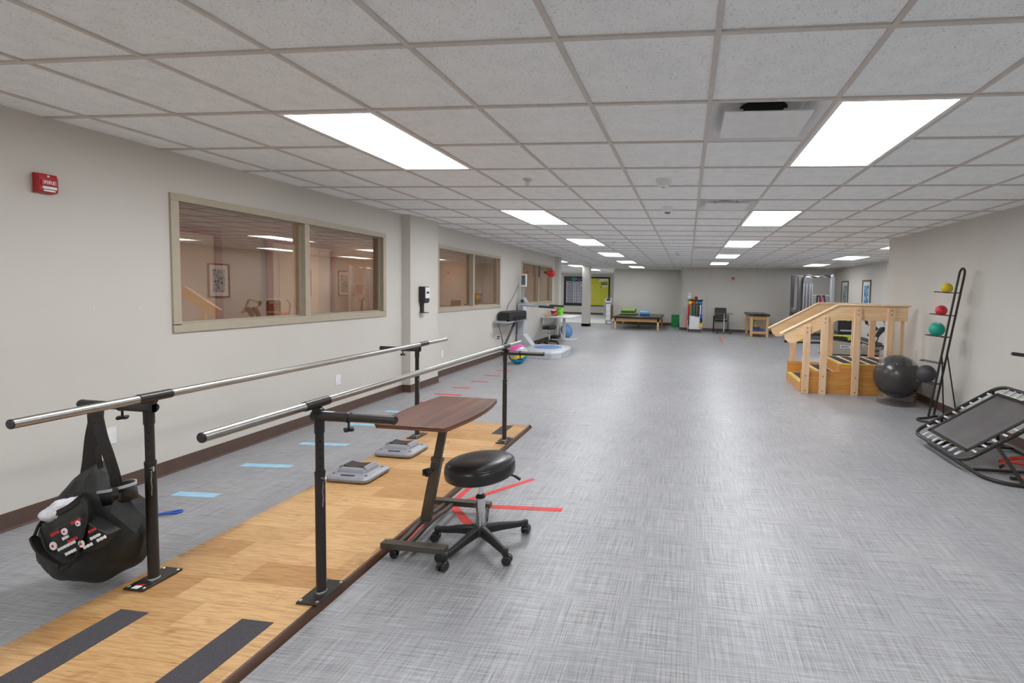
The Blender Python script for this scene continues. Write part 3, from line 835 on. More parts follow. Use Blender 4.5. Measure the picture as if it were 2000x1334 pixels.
for y, x0, x1 in ((0.478, -1.682, -1.315), (0.992, -1.69, -1.30)):
    f = MB().box(x0, x1, y-0.022, y+0.022, 0.052, 0.086).build('foot_bar', X['brown_metal'], ot, bevel=0.003)
    for x in (x0+0.06, x1-0.05):
        c = MB().lathe([(0.006, 0), (0.006, 0.02)], (x, y, 0.036), 8)
        for k in (-1, 1): c.lathe([(0.022, -0.006), (0.0245, -0.003), (0.0245, 0.003), (0.022, 0.006)], (x+0.008, y+k*0.010, 0.0245), 18, (0.3, 1, 0))
        c.box(x-0.008, x+0.018, y-0.006, y+0.006, 0.022, 0.044)
        c.build('caster', X['black_plastic'], f)

# ------------------------------------------------------------------ rolling stool
def stool(loc, label, tilt=0.0):
    x, y, z = loc
    o = thing('rolling_stool', loc, label, 'stool')
    R = 0.192
    pr = [(0.02, 0.0), (R-0.018, 0.0), (R-0.004, 0.012), (R, 0.035), (R-0.002, 0.066), (R-0.010, 0.075)]
    st = MB().lathe(pr, (0, 0, 0), 48)
    cu = MB().lathe([(R-0.012, 0.0), (R-0.008, 0.006), (R-0.02, 0.018), (R-0.06, 0.026), (R*0.45, 0.029), (0.05, 0.027), (0.018, 0.0255), (0.004, 0.025)], (0, 0, 0.072), 48)
    pi = MB().tube([(math.cos(a)*(R-0.008), math.sin(a)*(R-0.008), 0.076) for a in [2*PI*k/48 for k in range(48)]], 0.0042, 8, closed=True)
    tl = Matrix.Translation((x, y, 0.405)) @ Matrix.Rotation(tilt, 4, (0.4, 1, 0))
    s1 = st.xf(tl).build('seat', X['black_vinyl'], o)
    cu.xf(tl).build('cushion_top', X['black_vinyl'], s1); pi.xf(tl).build('piping', X['black_vinyl'], s1)
    MB().lathe([(0.07, 0.404), (0.07, 0.392), (0.03, 0.385)], (x, y, 0), 20).build('seat_plate', X['black_metal'], o)
    gc = MB().lathe([(0.014, 0.26), (0.014, 0.395)], (x, y, 0), 18).build('gas_rod', X['chrome'], o)
    MB().lathe([(0.0255, 0.08), (0.0255, 0.282), (0.0215, 0.286), (0.0215, 0.292)], (x, y, 0), 22).build('gas_cylinder', X['chrome'], o)
    MB().lathe([(0.026, 0.278), (0.028, 0.282), (0.028, 0.288), (0.018, 0.298), (0.016, 0.29)], (x, y, 0), 22).build('gas_collar', X['black_plastic'], o)
    MB().tube(spline([(x+0.03, y+0.03, 0.394), (x+0.12, y+0.06, 0.392), (x+0.165, y+0.075, 0.384), (x+0.2, y+0.085, 0.36)], 4), [0.006]*9+[0.008]*3+[0.009], 10).build('height_lever', X['black_plastic'], o)
    MB().lathe([(0.03, 0.06), (0.045, 0.075), (0.045, 0.10), (0.034, 0.118), (0.027, 0.12)], (x, y, 0), 24).build('hub', X['black_plastic'], o)
    for k in range(5):
        a = math.radians(36+72*k); d = Vector((math.cos(a), math.sin(a), 0)); e = Vector((-d.y, d.x, 0))
        P = [Vector((x, y, 0))+d*r+Vector((0, 0, h)) for r, h in ((0.03, 0.093), (0.12, 0.086), (0.2, 0.075), (0.262, 0.07))]
        lg = MB(); W = (0.046, 0.040, 0.034, 0.030); H = (0.05, 0.04, 0.032, 0.03); vs = []; fs = []
        for p, w, hh in zip(P, W, H):
            for i, j in ((-1, -1), (-0.8, 0.7), (-0.4, 1), (0.4, 1), (0.8, 0.7), (1, -1)): vs.append(p+e*(w/2*i)+Vector((0, 0, hh/2*j)))
        for i in range(3):
            for q in range(6): l = (q+1) % 6; fs.append((i*6+q, i*6+l, (i+1)*6+l, (i+1)*6+q))
        fs.append((0, 1, 2, 3, 4, 5)); fs.append((23, 22, 21, 20, 19, 18)); lg.add(vs, fs)
        tip = Vector((x, y, 0))+d*0.258
        lg.lathe([(0.017, 0.05), (0.018, 0.06), (0.018, 0.083), (0.012, 0.087)], tip, 14)
        lg = lg.build('leg', X['black_plastic'], o, bevel=0.004)
        ca = random.Random(k*7+3).uniform(0, 6.28); cd = Vector((math.cos(ca), math.sin(ca), 0)); ax = Vector((-cd.y, cd.x, 0)); w = tip+cd*0.012
        c = MB().lathe([(0.006, 0.025), (0.006, 0.052)], tip, 8)
        for q in (-1, 1): c.lathe([(0.012, -0.009), (0.022, -0.009), (0.0255, -0.005), (0.0255, 0.005), (0.022, 0.009), (0.006, 0.0092)], w+ax*(q*0.0135)+Vector((0, 0, 0.0255)), 20, ax)
        sh = [(0.029*math.cos(t), 0.029*math.sin(t)) for t in [math.radians(20+14*i) for i in range(10)]]
        vs = []; n = len(sh)
        for q in (-0.022, 0.022):
            for p in sh: vs.append(w+ax*q*0.5+cd*p[0]*-1+Vector((0, 0, 0.0255+p[1])))
        c.add(vs, [(i, i+1, n+i+1, n+i) for i in range(n-1)])
        c.build('caster', X['black_plastic'], lg)
    return o
s1 = stool((-1.215, 0.665, 0), 'black vinyl rolling stool with chrome post in front of the walnut table', -0.05)

# ------------------------------------------------------------------ tape on the floor
def tape(pts, w, m, label, grp, z=0.0012):
    mb = MB(); c = sum((Vector((p[0], p[1], 0)) for p in pts), Vector())/len(pts)
    for a, b in zip(pts, pts[1:]): mb.bar((a[0], a[1], z*0.5+0.0002), (b[0], b[1], z*0.5+0.0002), w, z)
    return tag(mb.build('floor_tape', m, smooth=False, loc=(c.x, c.y, 0)), label, 'tape', grp)
G1, G2 = 'red floor tape beside the platform', 'blue floor tape marks by the left wall'
tape([(-1.60, 1.10), (-1.219, 1.585)], 0.042, X['red_tape'], 'red floor tape strip running out behind the stool to the upper right', G1, 0.0012)
tape([(-1.615, 1.09), (-0.869, 1.142)], 0.046, X['red_tape'], 'red floor tape strip running straight out past the stool, the longest one', G1, 0.0016)
tape([(-1.61, 1.08), (-1.28, 0.77)], 0.05, X['red_tape'], 'red floor tape strip running under the far table foot towards the stool base', G1, 0.0020)
tape([(-1.640, 0.52), (-1.640, 1.07)], 0.042, X['red_tape'], 'red floor tape strip along the platform edge under the table rails', G1, 0.0008)
tape([(-1.630, 1.12), (-1.625, 1.48)], 0.042, X['red_tape'], 'red floor tape strip along the platform edge beyond the tape corner', G1, 0.0008)
bl = [((-3.544, 0.926), (-3.238, 0.948), 'nearest the bag'), ((-3.584, 1.443), (-3.186, 1.483), 'second from the bag'), ((-3.567, 1.969), (-3.126, 2.011), 'third from the bag'),
      ((-3.589, 2.585), (-3.133, 2.603), 'behind the near arm of the bars'), ((-3.536, 3.12), (-3.20, 3.10), 'last before the red marks')]
for a, b, w in bl: tape([a, b], 0.062, X['blue_tape'], 'pale blue floor tape mark, ' + w, G2)
rd = [((-3.40, 3.575), (-3.09, 3.56), 'nearest, behind the far left post'), ((-3.473, 4.045), (-3.093, 4.037), 'just beyond the far table edge'), ((-3.451, 4.465), (-3.175, 4.475), 'level with the end of the pillar'),
      ((-3.389, 4.935), (-3.124, 4.945), 'third from last towards the beach ball'), ((-3.422, 5.447), (-3.135, 5.444), 'next to last before the beach ball'), ((-3.409, 5.945), (-3.139, 5.93), 'last, closest to the beach ball')]
for a, b, w in rd: tape([a, b], 0.05, X['red_tape'], 'short red floor tape mark, ' + w, 'red floor tape marks along the left wall')
tape([(1.018, 13.65), (0.979, 11.85)], 0.045, X['red_tape'], 'red floor tape strip far off in front of the black chair', 'red floor tape far away')
lp = MB()
lp.tube(spline([(-3.37, 0.58, 0.008), (-3.34, 0.64, 0.007), (-3.285, 0.69, 0.007), (-3.245, 0.722, 0.007), (-3.222, 0.715, 0.007), (-3.235, 0.685, 0.007), (-3.29, 0.66, 0.012), (-3.36, 0.60, 0.012)], 6), 0.006, 10)
tag(lp.build('resistance_loop', X['blue'], loc=(-3.3, 0.68, 0)), 'blue rubber band loop lying on the floor behind the nearest left post', 'exercise band')

# ------------------------------------------------------------------ bag hanging from the near left arm
bag = thing('gym_bag', (-2.83, 0.06, 0.0), 'black nylon gym bag hanging by its straps from the nearest left arm of the bars', 'bag')
def bx_(px): return -3.22+(px-60)*0.00288
def P(px, py, y): return sight(px, py, 1, y)
def bz_(py): return 0.055+(1122-py)*0.002456
rows = [(1124, 185, 205), (1117, 140, 238), (1104, 108, 258), (1085, 95, 270), (1060, 90, 277), (1035, 92, 279), (1012, 92, 272), (990, 108, 260), (968, 134, 244), (948, 147, 229), (930, 158, 216), (917, 173, 207), (906, 187, 201), (902, 193, 198)]
NB = 40; vs = []; fs = []; rnd = random.Random(4)
for i, (py, a, b) in enumerate(rows):
    a += 14*(1 if py > 985 else 0)
    x0, z, x1 = P(a, py, 0.06).x, P((a+b)/2, py, 0.06).z, P(b, py, 0.06).x; cx = (x0+x1)/2; rx = (x1-x0)/2; ry = min(0.14, rx*0.62)
    for k in range(NB):
        t = 2*PI*k/NB; f = 1+0.035*math.sin(5*t+i*0.7)+0.03*math.sin(9*t-i*0.5)*(i/len(rows)+0.2)
        cc, ss = math.cos(t), math.sin(t)
        vs.append((cx+rx*abs(cc)**0.85*(1 if cc > 0 else -1), 0.06+ry*f*ss, z+0.006*math.sin(3*t+i)))
for i in range(len(rows)-1):
    for k in range(NB): l = (k+1) % NB; fs.append((i*NB+k, i*NB+l, (i+1)*NB+l, (i+1)*NB+k))
fs.append(tuple(range(NB-1, -1, -1))); fs.append(tuple((len(rows)-1)*NB+k for k in range(NB)))
body = MB().add(vs, fs).build('body', X['black_fabric'], bag)
sub = body.modifiers.new('smooth', 'SUBSURF'); sub.levels = 1; sub.render_levels = 2
tx = bpy.data.textures.new('bag_folds', 'CLOUDS'); tx.noise_scale = 0.11
dm = body.modifiers.new('folds', 'DISPLACE'); dm.texture = tx; dm.strength = 0.028; dm.mid_level = 0.5; dm.texture_coords = 'LOCAL'
fl = MB()
fl.add([P(232, 955, -0.05), P(285, 1008, -0.02), P(265, 1045, -0.06), P(212, 1000, -0.085), P(232, 955, -0.04), P(285, 1008, -0.01), P(265, 1045, -0.05), P(212, 1000, -0.07)],
       [(0, 1, 2, 3), (7, 6, 5, 4), (0, 4, 5, 1), (1, 5, 6, 2), (2, 6, 7, 3), (3, 7, 4, 0)])
fl.build('side_flap', X['black_fabric'], bag, bevel=0.004)
# open pocket with pale rim, upper right
rim = spline([P(190, 962, -0.055), P(215, 958, -0.085), P(245, 950, -0.075), P(265, 943, -0.03), P(262, 938, 0.02), P(240, 941, 0.05), P(215, 948, 0.06)], 6)
pk = MB(); vs = []; fs = []
low = [Vector((p.x-0.01, p.y*0.8+0.012, p.z-0.075)) for p in rim]
n = len(rim)
for p in rim+low: vs.append(p)
for i in range(n-1): fs.append((i, i+1, n+i+1, n+i))
pko = pk.add(vs, fs).build('side_pocket', X['black_fabric'], bag)
sl = pko.modifiers.new('cloth', 'SOLIDIFY'); sl.thickness = 0.004
MB().ribbon(rim, 0.012, 0.005, (0, 0, 1)).build('pocket_binding', X['grey_trim'], pko)
bk = MB().bar(P(225, 953, -0.097), P(226, 968, -0.097), 0.022, 0.006, (0, 1, 0)).tube([P(219, 966, -0.1), P(234, 964, -0.1), P(234, 976, -0.1), P(219, 978, -0.1)], 0.0035, 8, closed=True)
bk.build('buckle', X['black_plastic'], bag)
# end pouch on the left: open mouth with a white cloth inside
mouth = spline([P(84, 1022, -0.05), P(88, 1008, -0.085), P(108, 1003, -0.105), P(135, 990, -0.11), P(158, 972, -0.10), P(163, 962, -0.06), P(148, 968, -0.01), P(120, 982, 0.02), P(96, 1000, 0.01), P(84, 1022, -0.05)], 5)[:-1]
po = MB(); vs = []; fs = []; n = len(mouth); cen = sum(mouth, Vector())/n
lay = [mouth]
for d, sc in ((0.05, 1.02), (0.10, 1.0), (0.145, 0.85), (0.165, 0.4)):
    lay.append([cen+(p-cen)*sc+Vector((0.02+d*0.35, 0.0, -d)) for p in mouth])
for L in lay: vs += L
for q in range(len(lay)-1):
    for i in range(n): j = (i+1) % n; fs.append((q*n+i, q*n+j, (q+1)*n+j, (q+1)*n+i))
pou = po.add(vs, fs).build('end_pouch', X['black_fabric'], bag)
sl = pou.modifiers.new('cloth', 'SOLIDIFY'); sl.thickness = 0.004
MB().ribbon(mouth+[mouth[0]], 0.022, 0.006, (0, 0, 1)).build('pouch_binding', X['black_strap'], pou)
cl_ = MB().ball(cen+Vector((0.006, -0.008, -0.02)), 0.072, 24, 14, 0.95)
cl_.xf(Matrix.Translation(cen) @ Matrix.Rotation(-0.45, 4, 'Y') @ Matrix.Diagonal((1.35, 0.85, 0.62, 1)) @ Matrix.Translation(-cen))
clo = cl_.build('white_lining', X['cloth_white'], pou)
tx2 = bpy.data.textures.new('cloth_folds', 'CLOUDS'); tx2.noise_scale = 0.035
sb = clo.modifiers.new('s', 'SUBSURF'); sb.levels = 1; sb.render_levels = 1
d2 = clo.modifiers.new('f', 'DISPLACE'); d2.texture = tx2; d2.strength = 0.022; d2.texture_coords = 'LOCAL'
MB().tube(spline([P(128, 985, 0.03), P(124, 972, 0.03), P(130, 966, 0.03), P(136, 974, 0.03), P(133, 984, 0.03)], 4), 0.005, 8).build('drawcord', X['grey_trim'], bag)
# straps
MB().ribbon(spline([P(186, 800, 0.125), P(184, 792, 0.10), P(185, 792, 0.055), P(187, 800, 0.03), P(198, 850, 0.0), P(212, 890, -0.01), P(224, 928, -0.01), P(228, 952, 0.0)], 6), 0.056, 0.006, (1, 0, 0.1)).build('strap', X['black_strap'], bag)
MB().ribbon(spline([P(187, 800, 0.03), P(186, 826, 0.012), P(180, 860, 0.02), P(175, 905, 0.04), P(168, 945, 0.05)], 6), 0.06, 0.006, (1, 0.2, -0.1)).build('strap', X['black_strap'], bag)
MB().ribbon(spline([P(196, 800, 0.10), P(197, 850, 0.06), P(192, 880, 0.02), P(196, 915, 0.02)], 6), 0.018, 0.005, (0.5, 1, 0)).build('strap', X['black_strap'], bag)
MB().ribbon(spline([P(172, 978, -0.115), P(173, 1010, -0.125), P(163, 1050, -0.135), P(150, 1085, -0.135), P(128, 1106, -0.125), P(104, 1096, -0.12), P(80, 1078, -0.10), P(68, 1052, -0.08), P(74, 1030, -0.06), P(86, 1012, -0.05)], 6),
            0.046, 0.006, [Vector((0.5, -0.5, 0.1))]*25+[Vector((0.1, -0.75, 0.6))]*18+[Vector((0.7, -0.5, 0.3))]*12).build('strap', X['black_strap'], bag)
# small woven logos printed on the pouch side
pr_w, pr_r = MB(), MB()
sx_ = Vector((0.80, 0, 0.42)).normalized()
def mark(mb, px, py, L, hgt, y=-0.150):
    c = P(px, py, y); a = c-sx_*L/2; b = c+sx_*L/2
    n_ = max(2, int(L/0.0085))
    for q in range(n_):
        p = a+(b-a)*(q+0.5)/n_; w = (L/n_)*(0.38 if q % 3 else 0.48)
        mb.bar(p-sx_*w, p+sx_*w, 0.003, hgt*(0.75 if q % 2 else 1), (-0.42, 0, 0.8))
for px, py, L in ((130, 1066, 0.10), (138, 1078, 0.06), (186, 1048, 0.055), (198, 1052, 0.05), (172, 1066, 0.05), (128, 1050, 0.035)): mark(pr_w, px, py, L, 0.013)
for px, py, L in ((142, 1054, 0.055), (148, 1018, 0.05), (107, 1042, 0.045), (124, 1036, 0.03), (180, 1036, 0.04)): mark(pr_r, px, py, L, 0.012)
for px, py, r in ((105, 1066, 0.018), (127, 1038, 0.015), (160, 1062, 0.015), (153, 1022, 0.012)):
    pr_w.lathe([(r, 0), (r, 0.003)], P(px, py, -0.150), 18, (0, -1, 0)); pr_r.lathe([(r*0.35, 0.003), (r*0.35, 0.0045)], P(px, py, -0.150), 12, (0, -1, 0))
pan = MB(); vs = []
q4 = [P(96, 1040, -0.125), P(112, 1085, -0.13), P(178, 1078, -0.142), P(212, 1044, -0.135), P(180, 1030, -0.145), P(150, 1008, -0.13)]
pan.add(q4+[p+Vector((0, 0.05, 0)) for p in q4], [(0, 1, 2, 3, 4, 5), (11, 10, 9, 8, 7, 6)]+[(i, i+6, (i+1) % 6+6, (i+1) % 6) for i in range(6)])
pn_ = pan.build('printed_panel', X['black_fabric'], bag, bevel=0.006)
w_ = pr_w.build('white_print', X['white'], pn_, smooth=False); w_['kind'] = 'stuff'
r_ = pr_r.build('red_print', X['red_ball'], pn_, smooth=False); r_['kind'] = 'stuff'

# ------------------------------------------------------------------ training stairs
ts = thing('training_stairs', (2.35, 5.75, 0), 'wooden training stairs with maple handrails and black grip treads before the right wall', 'training stairs')
YN, YF = 5.33, 6.24
MB().prism([(1.645, 0), (3.10, 0), (3.10, 0.44), (2.20, 0.44), (2.20, 0.335), (1.645, 0.335)], YN-0.02, YN, 'y').build('side_panel', X['oak'], ts, bevel=0.002)
MB().prism([(1.645, 0), (3.10, 0), (3.10, 0.44), (2.20, 0.44), (2.20, 0.335), (1.645, 0.335)], YF, YF+0.02, 'y').build('side_panel', X['oak'], ts, bevel=0.002)
def tread(x0, x1, z, label=None):
    t = MB().box(x0, x1, YN, YF, z-0.02, z).build('tread', X['maple_x'], ts, smooth=False)
    MB().box(x0-0.006, x0+0.022, YN, YF, z-0.012, z+0.003).build('nosing', X['yellow_edge'], t, smooth=False)
    return t
for x0, z in ((1.65, 0.152), (1.925, 0.302)):
    t = tread(x0, x0+0.275, z)
    MB().box(x0+0.07, x0+0.24, YN+0.04, YF-0.04, z, z+0.0015).build('grip_strip', X['grip'], t, smooth=False)
    MB().box(x0, x0+0.018, YN, YF, z-0.15, z-0.02).build('riser', X['oak'], ts, smooth=False)
t = MB().box(2.20, 3.10, YN-0.02, YF+0.02, 0.44, 0.458).build('landing', X['maple_x'], ts, smooth=False)
MB().box(2.194, 2.222, YN-0.02, YF+0.02, 0.446, 0.461).build('nosing', X['yellow_edge'], t, smooth=False)
MB().box(2.222, 3.10, YN-0.026, YN+0.004, 0.443, 0.461).build('nosing', X['yellow_edge'], t, smooth=False)
for k in range(4):
    x = 2.27+0.20*k
    MB().box(x, x+0.14, YN+0.04, YF-0.04, 0.458, 0.4595).build('grip_strip', X['grip'], t, smooth=False)
MB().box(2.20, 2.218, YN, YF, 0.30, 0.44).build('riser', X['oak'], ts, smooth=False)
MB().box(3.085, 3.10, YN, YF, 0.0, 0.44).build('back_panel', X['oak'], ts, smooth=False)
railp = [(1.36, 0.890), (1.385, 0.80), (1.445, 0.745), (1.53, 0.745), (2.12, 1.105), (3.10, 1.125), (3.10, 1.333), (2.135, 1.325)]
capp = [Vector((1.315, 0, 0.880)), Vector((2.132, 0, 1.338)), Vector((3.13, 0, 1.345))]
def handrail(y, s):
    r = MB().prism(railp, y-0.012, y+0.012, 'y').build('handrail', X['maple_x'], ts, bevel=0.003)
    c = MB()
    for a, b in zip(capp, capp[1:]): c.bar((a.x, y, a.z), (b.x, y, b.z), 0.062, 0.026)
    c.build('rail_cap', X['maple_cap'], r, bevel=0.006)
    return r
handrail(YN-0.055, -1); handrail(YF+0.055, 1)
def stair_post(x0, y0, y1, top, bolts, face):
    p = MB().box(x0, x0+0.098, y0, y1, 0.0, top).build('post', X['maple_z'], ts, bevel=0.004)
    for dz in bolts:
        MB().lathe([(0.010, 0), (0.010, 0.002), (0.004, 0.003)], (x0+0.049, y0 if face < 0 else y1, dz), 12, (0, face, 0)).build('bolt', X['silver_dark'], p)
    return p
for x0, top in ((1.648, 1.022), (1.895, 1.168), (2.352, 1.302), (2.812, 1.312)):
    stair_post(x0, YN-0.105, YN-0.067, top, (top-0.04, top-0.10, 0.27, 0.05), -1)
for x0, top in ((1.70, 1.0), (2.30, 1.28), (2.70, 1.30), (2.98, 1.30)):
    stair_post(x0, YF+0.067, YF+0.105, top, (top-0.05,), 1)
MB().box(3.02, 3.07, YN-0.043, YN-0.021, 0, 1.13).build('back_post', X['maple_z'], ts, bevel=0.003)

# ------------------------------------------------------------------ exercise ball on a clear ring
bc = Vector((2.835, 4.90, 0))
br_ = MB()
def ring(mb, c, r, z0, z1, th=0.004, n=48):
    mb.lathe([(r-th, z0), (r, z0), (r, z1), (r-th, z1), (r-th, z0+0.0005)], c, n); return mb
rg = tag(ring(MB(), bc, 0.245, 0.0, 0.165).build('ball_ring', X['clear'], loc=bc), 'clear plastic ring on the floor holding up the big graphite ball', 'ball stand', 'clear ball stacking rings')
eb = thing('exercise_ball', (bc.x, bc.y, 0.08), 'large graphite exercise ball in clear rings by the training stairs', 'exercise ball')
MB().ball(bc+Vector((0, 0, 0.372)), 0.298, 48, 28).build('shell', X['exball'], eb)
MB().lathe([(0.012, 0), (0.012, 0.004), (0.006, 0.006)], bc+Vector((-0.10, -0.20, 0.574)), 14, (-0.34, -0.67, 0.66)).build('valve_plug', X['silver_dark'], eb)
tag(ring(MB(), bc, 0.235, 0.557, 0.73).build('ball_ring', X['clear'], loc=bc+Vector((0, 0, 0.557))), 'clear plastic ring resting on top of the big graphite ball', 'ball stand', 'clear ball stacking rings')

# ------------------------------------------------------------------ medicine ball rack
mr = thing('ball_rack', (2.95, 4.12, 0), 'black leaning steel ladder rack for medicine balls against the right wall', 'ball rack')
A = Vector((2.875, 4.12, 0.03)); B = Vector((2.985, 4.215, 0.03)); ax = (B-A).normalized(); out = Vector((-ax.y, ax.x, 0)); lean = Vector((0.155, -0.175, 1.72))
def onrack(t, f): return A+(B-A)*f+lean*t
topc = onrack(1, 0.5); rw_ = (B-A).length/2
arc = [topc+(-ax*math.cos(PI*i/10)+lean.normalized()*math.sin(PI*i/10))*rw_ for i in range(11)]
MB().tube([A]+[A+lean*0.999]+arc[1:-1]+[B+lean*0.999]+[B], 0.0125, 12).build('upright', X['black_metal'], mr)
MB().tube(fillet([(3.02, 4.245, 0.013), (2.875, 4.12, 0.013), (2.70, 4.045, 0.013), (2.69, 3.945, 0.013), (2.95, 3.83, 0.013), (3.10, 4.04, 0.013)], 0.07, 5, True), 0.0125, 10, closed=True).build('floor_base', X['black_metal'], mr)
for f, e in ((0.02, (3.11, 4.24, 0.008)), (0.98, (3.215, 4.15, 0.008))):
    MB().tube([onrack(0.45, f), e], 0.008, 10).build('rear_leg', X['black_metal'], mr)
SH = (1.535, 1.265, 1.005, 0.685, 0.425)
for z in SH:
    t = (z-0.03)/1.72; sh = MB(); L = 0.235
    for f in (0.18, 0.82):
        a = onrack(t, 0.0 if f < 0.5 else 1.0); b = onrack(t, f)+out*L+Vector((0, 0, 0.012))
        sh.tube(fillet([a, onrack(t, f)+out*0.05, b], 0.02, 4), 0.0055, 8)
    sh.tube([onrack(t, 0.18)+out*L*0.98+Vector((0, 0, 0.012)), onrack(t, 0.82)+out*L*0.98+Vector((0, 0, 0.012))], 0.0055, 8)
    sh.tube([onrack(t, 0), onrack(t, 1)], 0.0055, 8)
    sh.build('ball_arm', X['black_metal'], mr)
def med(z, r, m, d, label):
    t = (z-0.03)/1.72; g = rw_*0.66; c = onrack(t, 0.5)+out*d; dz = math.sqrt(max(0.0, (r+0.005)**2-g*g))
    o = thing('medicine_ball', tuple(c+Vector((0, 0, dz-r+0.008))), label, 'medicine ball', 'medicine balls on the ladder rack')
    c = c+Vector((0, 0, dz+0.008))
    MB().ball(c, r, 36, 22).build('shell', m, o)
    return o, c
o, c = med(SH[0], 0.062, X['yellow_ball'], 0.115, 'yellow rubber medicine ball on the topmost arm of the ladder rack')
o, c = med(SH[1], 0.063, X['red_ball'], 0.125, 'red rubber medicine ball on the second arm of the ladder rack')
v = Vector((-0.25, -0.85, 0.35)).normalized()
em = MB()
for q in range(4):
    a = q*PI/4; u_ = v.cross(Vector((0, 0, 1))).normalized(); w2 = u_.cross(v); dd = u_*math.cos(a)+w2*math.sin(a)
    em.tube([c+(v*0.0632+dd*(-0.016)).normalized()*0.0634, c+v*0.0640, c+(v*0.0632+dd*0.016).normalized()*0.0634], 0.0012, 6)
em.build('emblem', X['black_rubber'], o)
o, c = med(SH[2], 0.086, X['green_ball'], 0.125, 'teal green rubber medicine ball on the third arm of the ladder rack')
em = MB(); v = Vector((-0.1, -0.45, 0.88)).normalized(); u_ = v.cross(Vector((0, 0, 1))).normalized(); w2 = u_.cross(v)
for q in range(4):
    a = q*PI/4; dd = u_*math.cos(a)+w2*math.sin(a)
    em.tube([c+(v*0.086+dd*(-0.02)).normalized()*0.0863, c+v*0.0868, c+(v*0.086+dd*0.02).normalized()*0.0863], 0.0016, 6)
em.build('emblem', X['white'], o)
med(SH[4], 0.107, X['dark_ball'], 0.135, 'charcoal rubber medicine ball on the lowest arm of the ladder rack')

# ------------------------------------------------------------------ tilted rebounder
rb = thing('rebounder', (2.65, 2.7, 0), 'tilted black framed rebounder with charcoal mat and pale springs by the right wall', 'rebounder')
O = Vector((2.245, 2.72, 0.103)); ux = Vector((0.79, 0, 0.512)).normalized(); uy = Vector((0, 1, 0)); un = ux.cross(uy)
LN, HW = 0.935, 0.415
def F(a, b, c=0.0): return O+ux*a+uy*b+un*c
fp = fillet([F(0, -HW), F(0, HW), F(LN, HW), F(LN, -HW)], 0.115, 7, True)
MB().tube(fp, 0.0175, 14, closed=True).build('frame', X['black_metal'], rb)
IN = 0.115
mt = MB(); n = 14; vs = []; fs = []
for i in range(n+1):
    for j in range(n+1):
        a = IN+(LN-2*IN)*i/n; b = -HW+IN+(2*HW-2*IN)*j/n
        sg = -0.012*math.sin(PI*i/n)*math.sin(PI*j/n); vs.append(F(a, b, sg))
for i in range(n):
    for j in range(n): k = i*(n+1)+j; fs.append((k, k+1, k+n+2, k+n+1))
mo = mt.add(vs, fs).build('mat', X['mesh_mat'], rb); so = mo.modifiers.new('t', 'SOLIDIFY'); so.thickness = 0.004
hm = MB(); cs_ = [F(IN, -HW+IN, .001), F(IN, HW-IN, .001), F(LN-IN, HW-IN, .001), F(LN-IN, -HW+IN, .001)]
for p, q in zip(cs_, cs_[1:]+cs_[:1]):
    d = (q-p).normalized(); hm.bar(p-d*0.014, q+d*0.014, 0.03, 0.008, un)
hm.build('hem', X['black_strap'], mo)
def spring(p, q):
    """p on the frame, q on the mat edge"""
    d = (q-p); L = d.length; d.normalize()
    s_ = MB().tube([p+d*0.018, p+d*(L*0.70)], 0.0105, 12).build('spring', X['spring'], rb)
    sd3 = d.cross(un)
    h = MB().tube([p+d*0.02-un*0.004, p+d*0.004+un*0.014, p-d*0.012+un*0.012], 0.0026, 6)
    h.tube([p+d*(L*0.70), q+sd3*0.014, q+d*0.004-sd3*0.012, p+d*(L*0.70)], 0.0026, 6)
    h.build('hook', X['hook'], s_)
for k in range(7):
    b = -HW+IN+0.03+(2*HW-2*IN-0.06)*k/6
    spring(F(0, b), F(IN-0.012, b)); spring(F(LN, b), F(LN-IN+0.012, b))
for k in range(8):
    a = IN+0.03+(LN-2*IN-0.06)*k/7
    spring(F(a, -HW), F(a, -HW+IN-0.012)); spring(F(a, HW), F(a, HW-IN+0.012))
gb = fillet([(2.36, 2.20, 0.016), (2.36, 3.16, 0.016), (3.12, 3.16, 0.016), (3.12, 2.09, 0.016), (2.50, 2.09, 0.016)], 0.14, 7, True)
MB().tube(gb, 0.0155, 12, closed=True).build('floor_frame', X['black_metal'], rb)
for y in (2.36, 3.02):
    MB().bar((2.37, y, 0.03), (3.10, y, 0.03), 0.026, 0.022).build('floor_rail', X['black_metal'], rb, bevel=0.003)
for y, yy in ((2.305, 2.10), (3.135, 3.16)):
    st_ = MB().bar(F(0.30, y-2.72), (2.58, yy, 0.028), 0.028, 0.014, (0, 1, 0)).build('tilt_strut', X['black_metal'], rb, bevel=0.003)
    MB().lathe([(0.010, 0), (0.010, 0.006), (0.005, 0.009)], (2.585, yy-0.012, 0.032), 12, (0, -1, 0)).build('bolt', X['zinc'], st_)
    MB().bar(F(LN-0.08, y-2.72), (3.06, yy, 0.028), 0.026, 0.014, (0, 1, 0)).build('tilt_strut', X['black_metal'], rb, bevel=0.003)
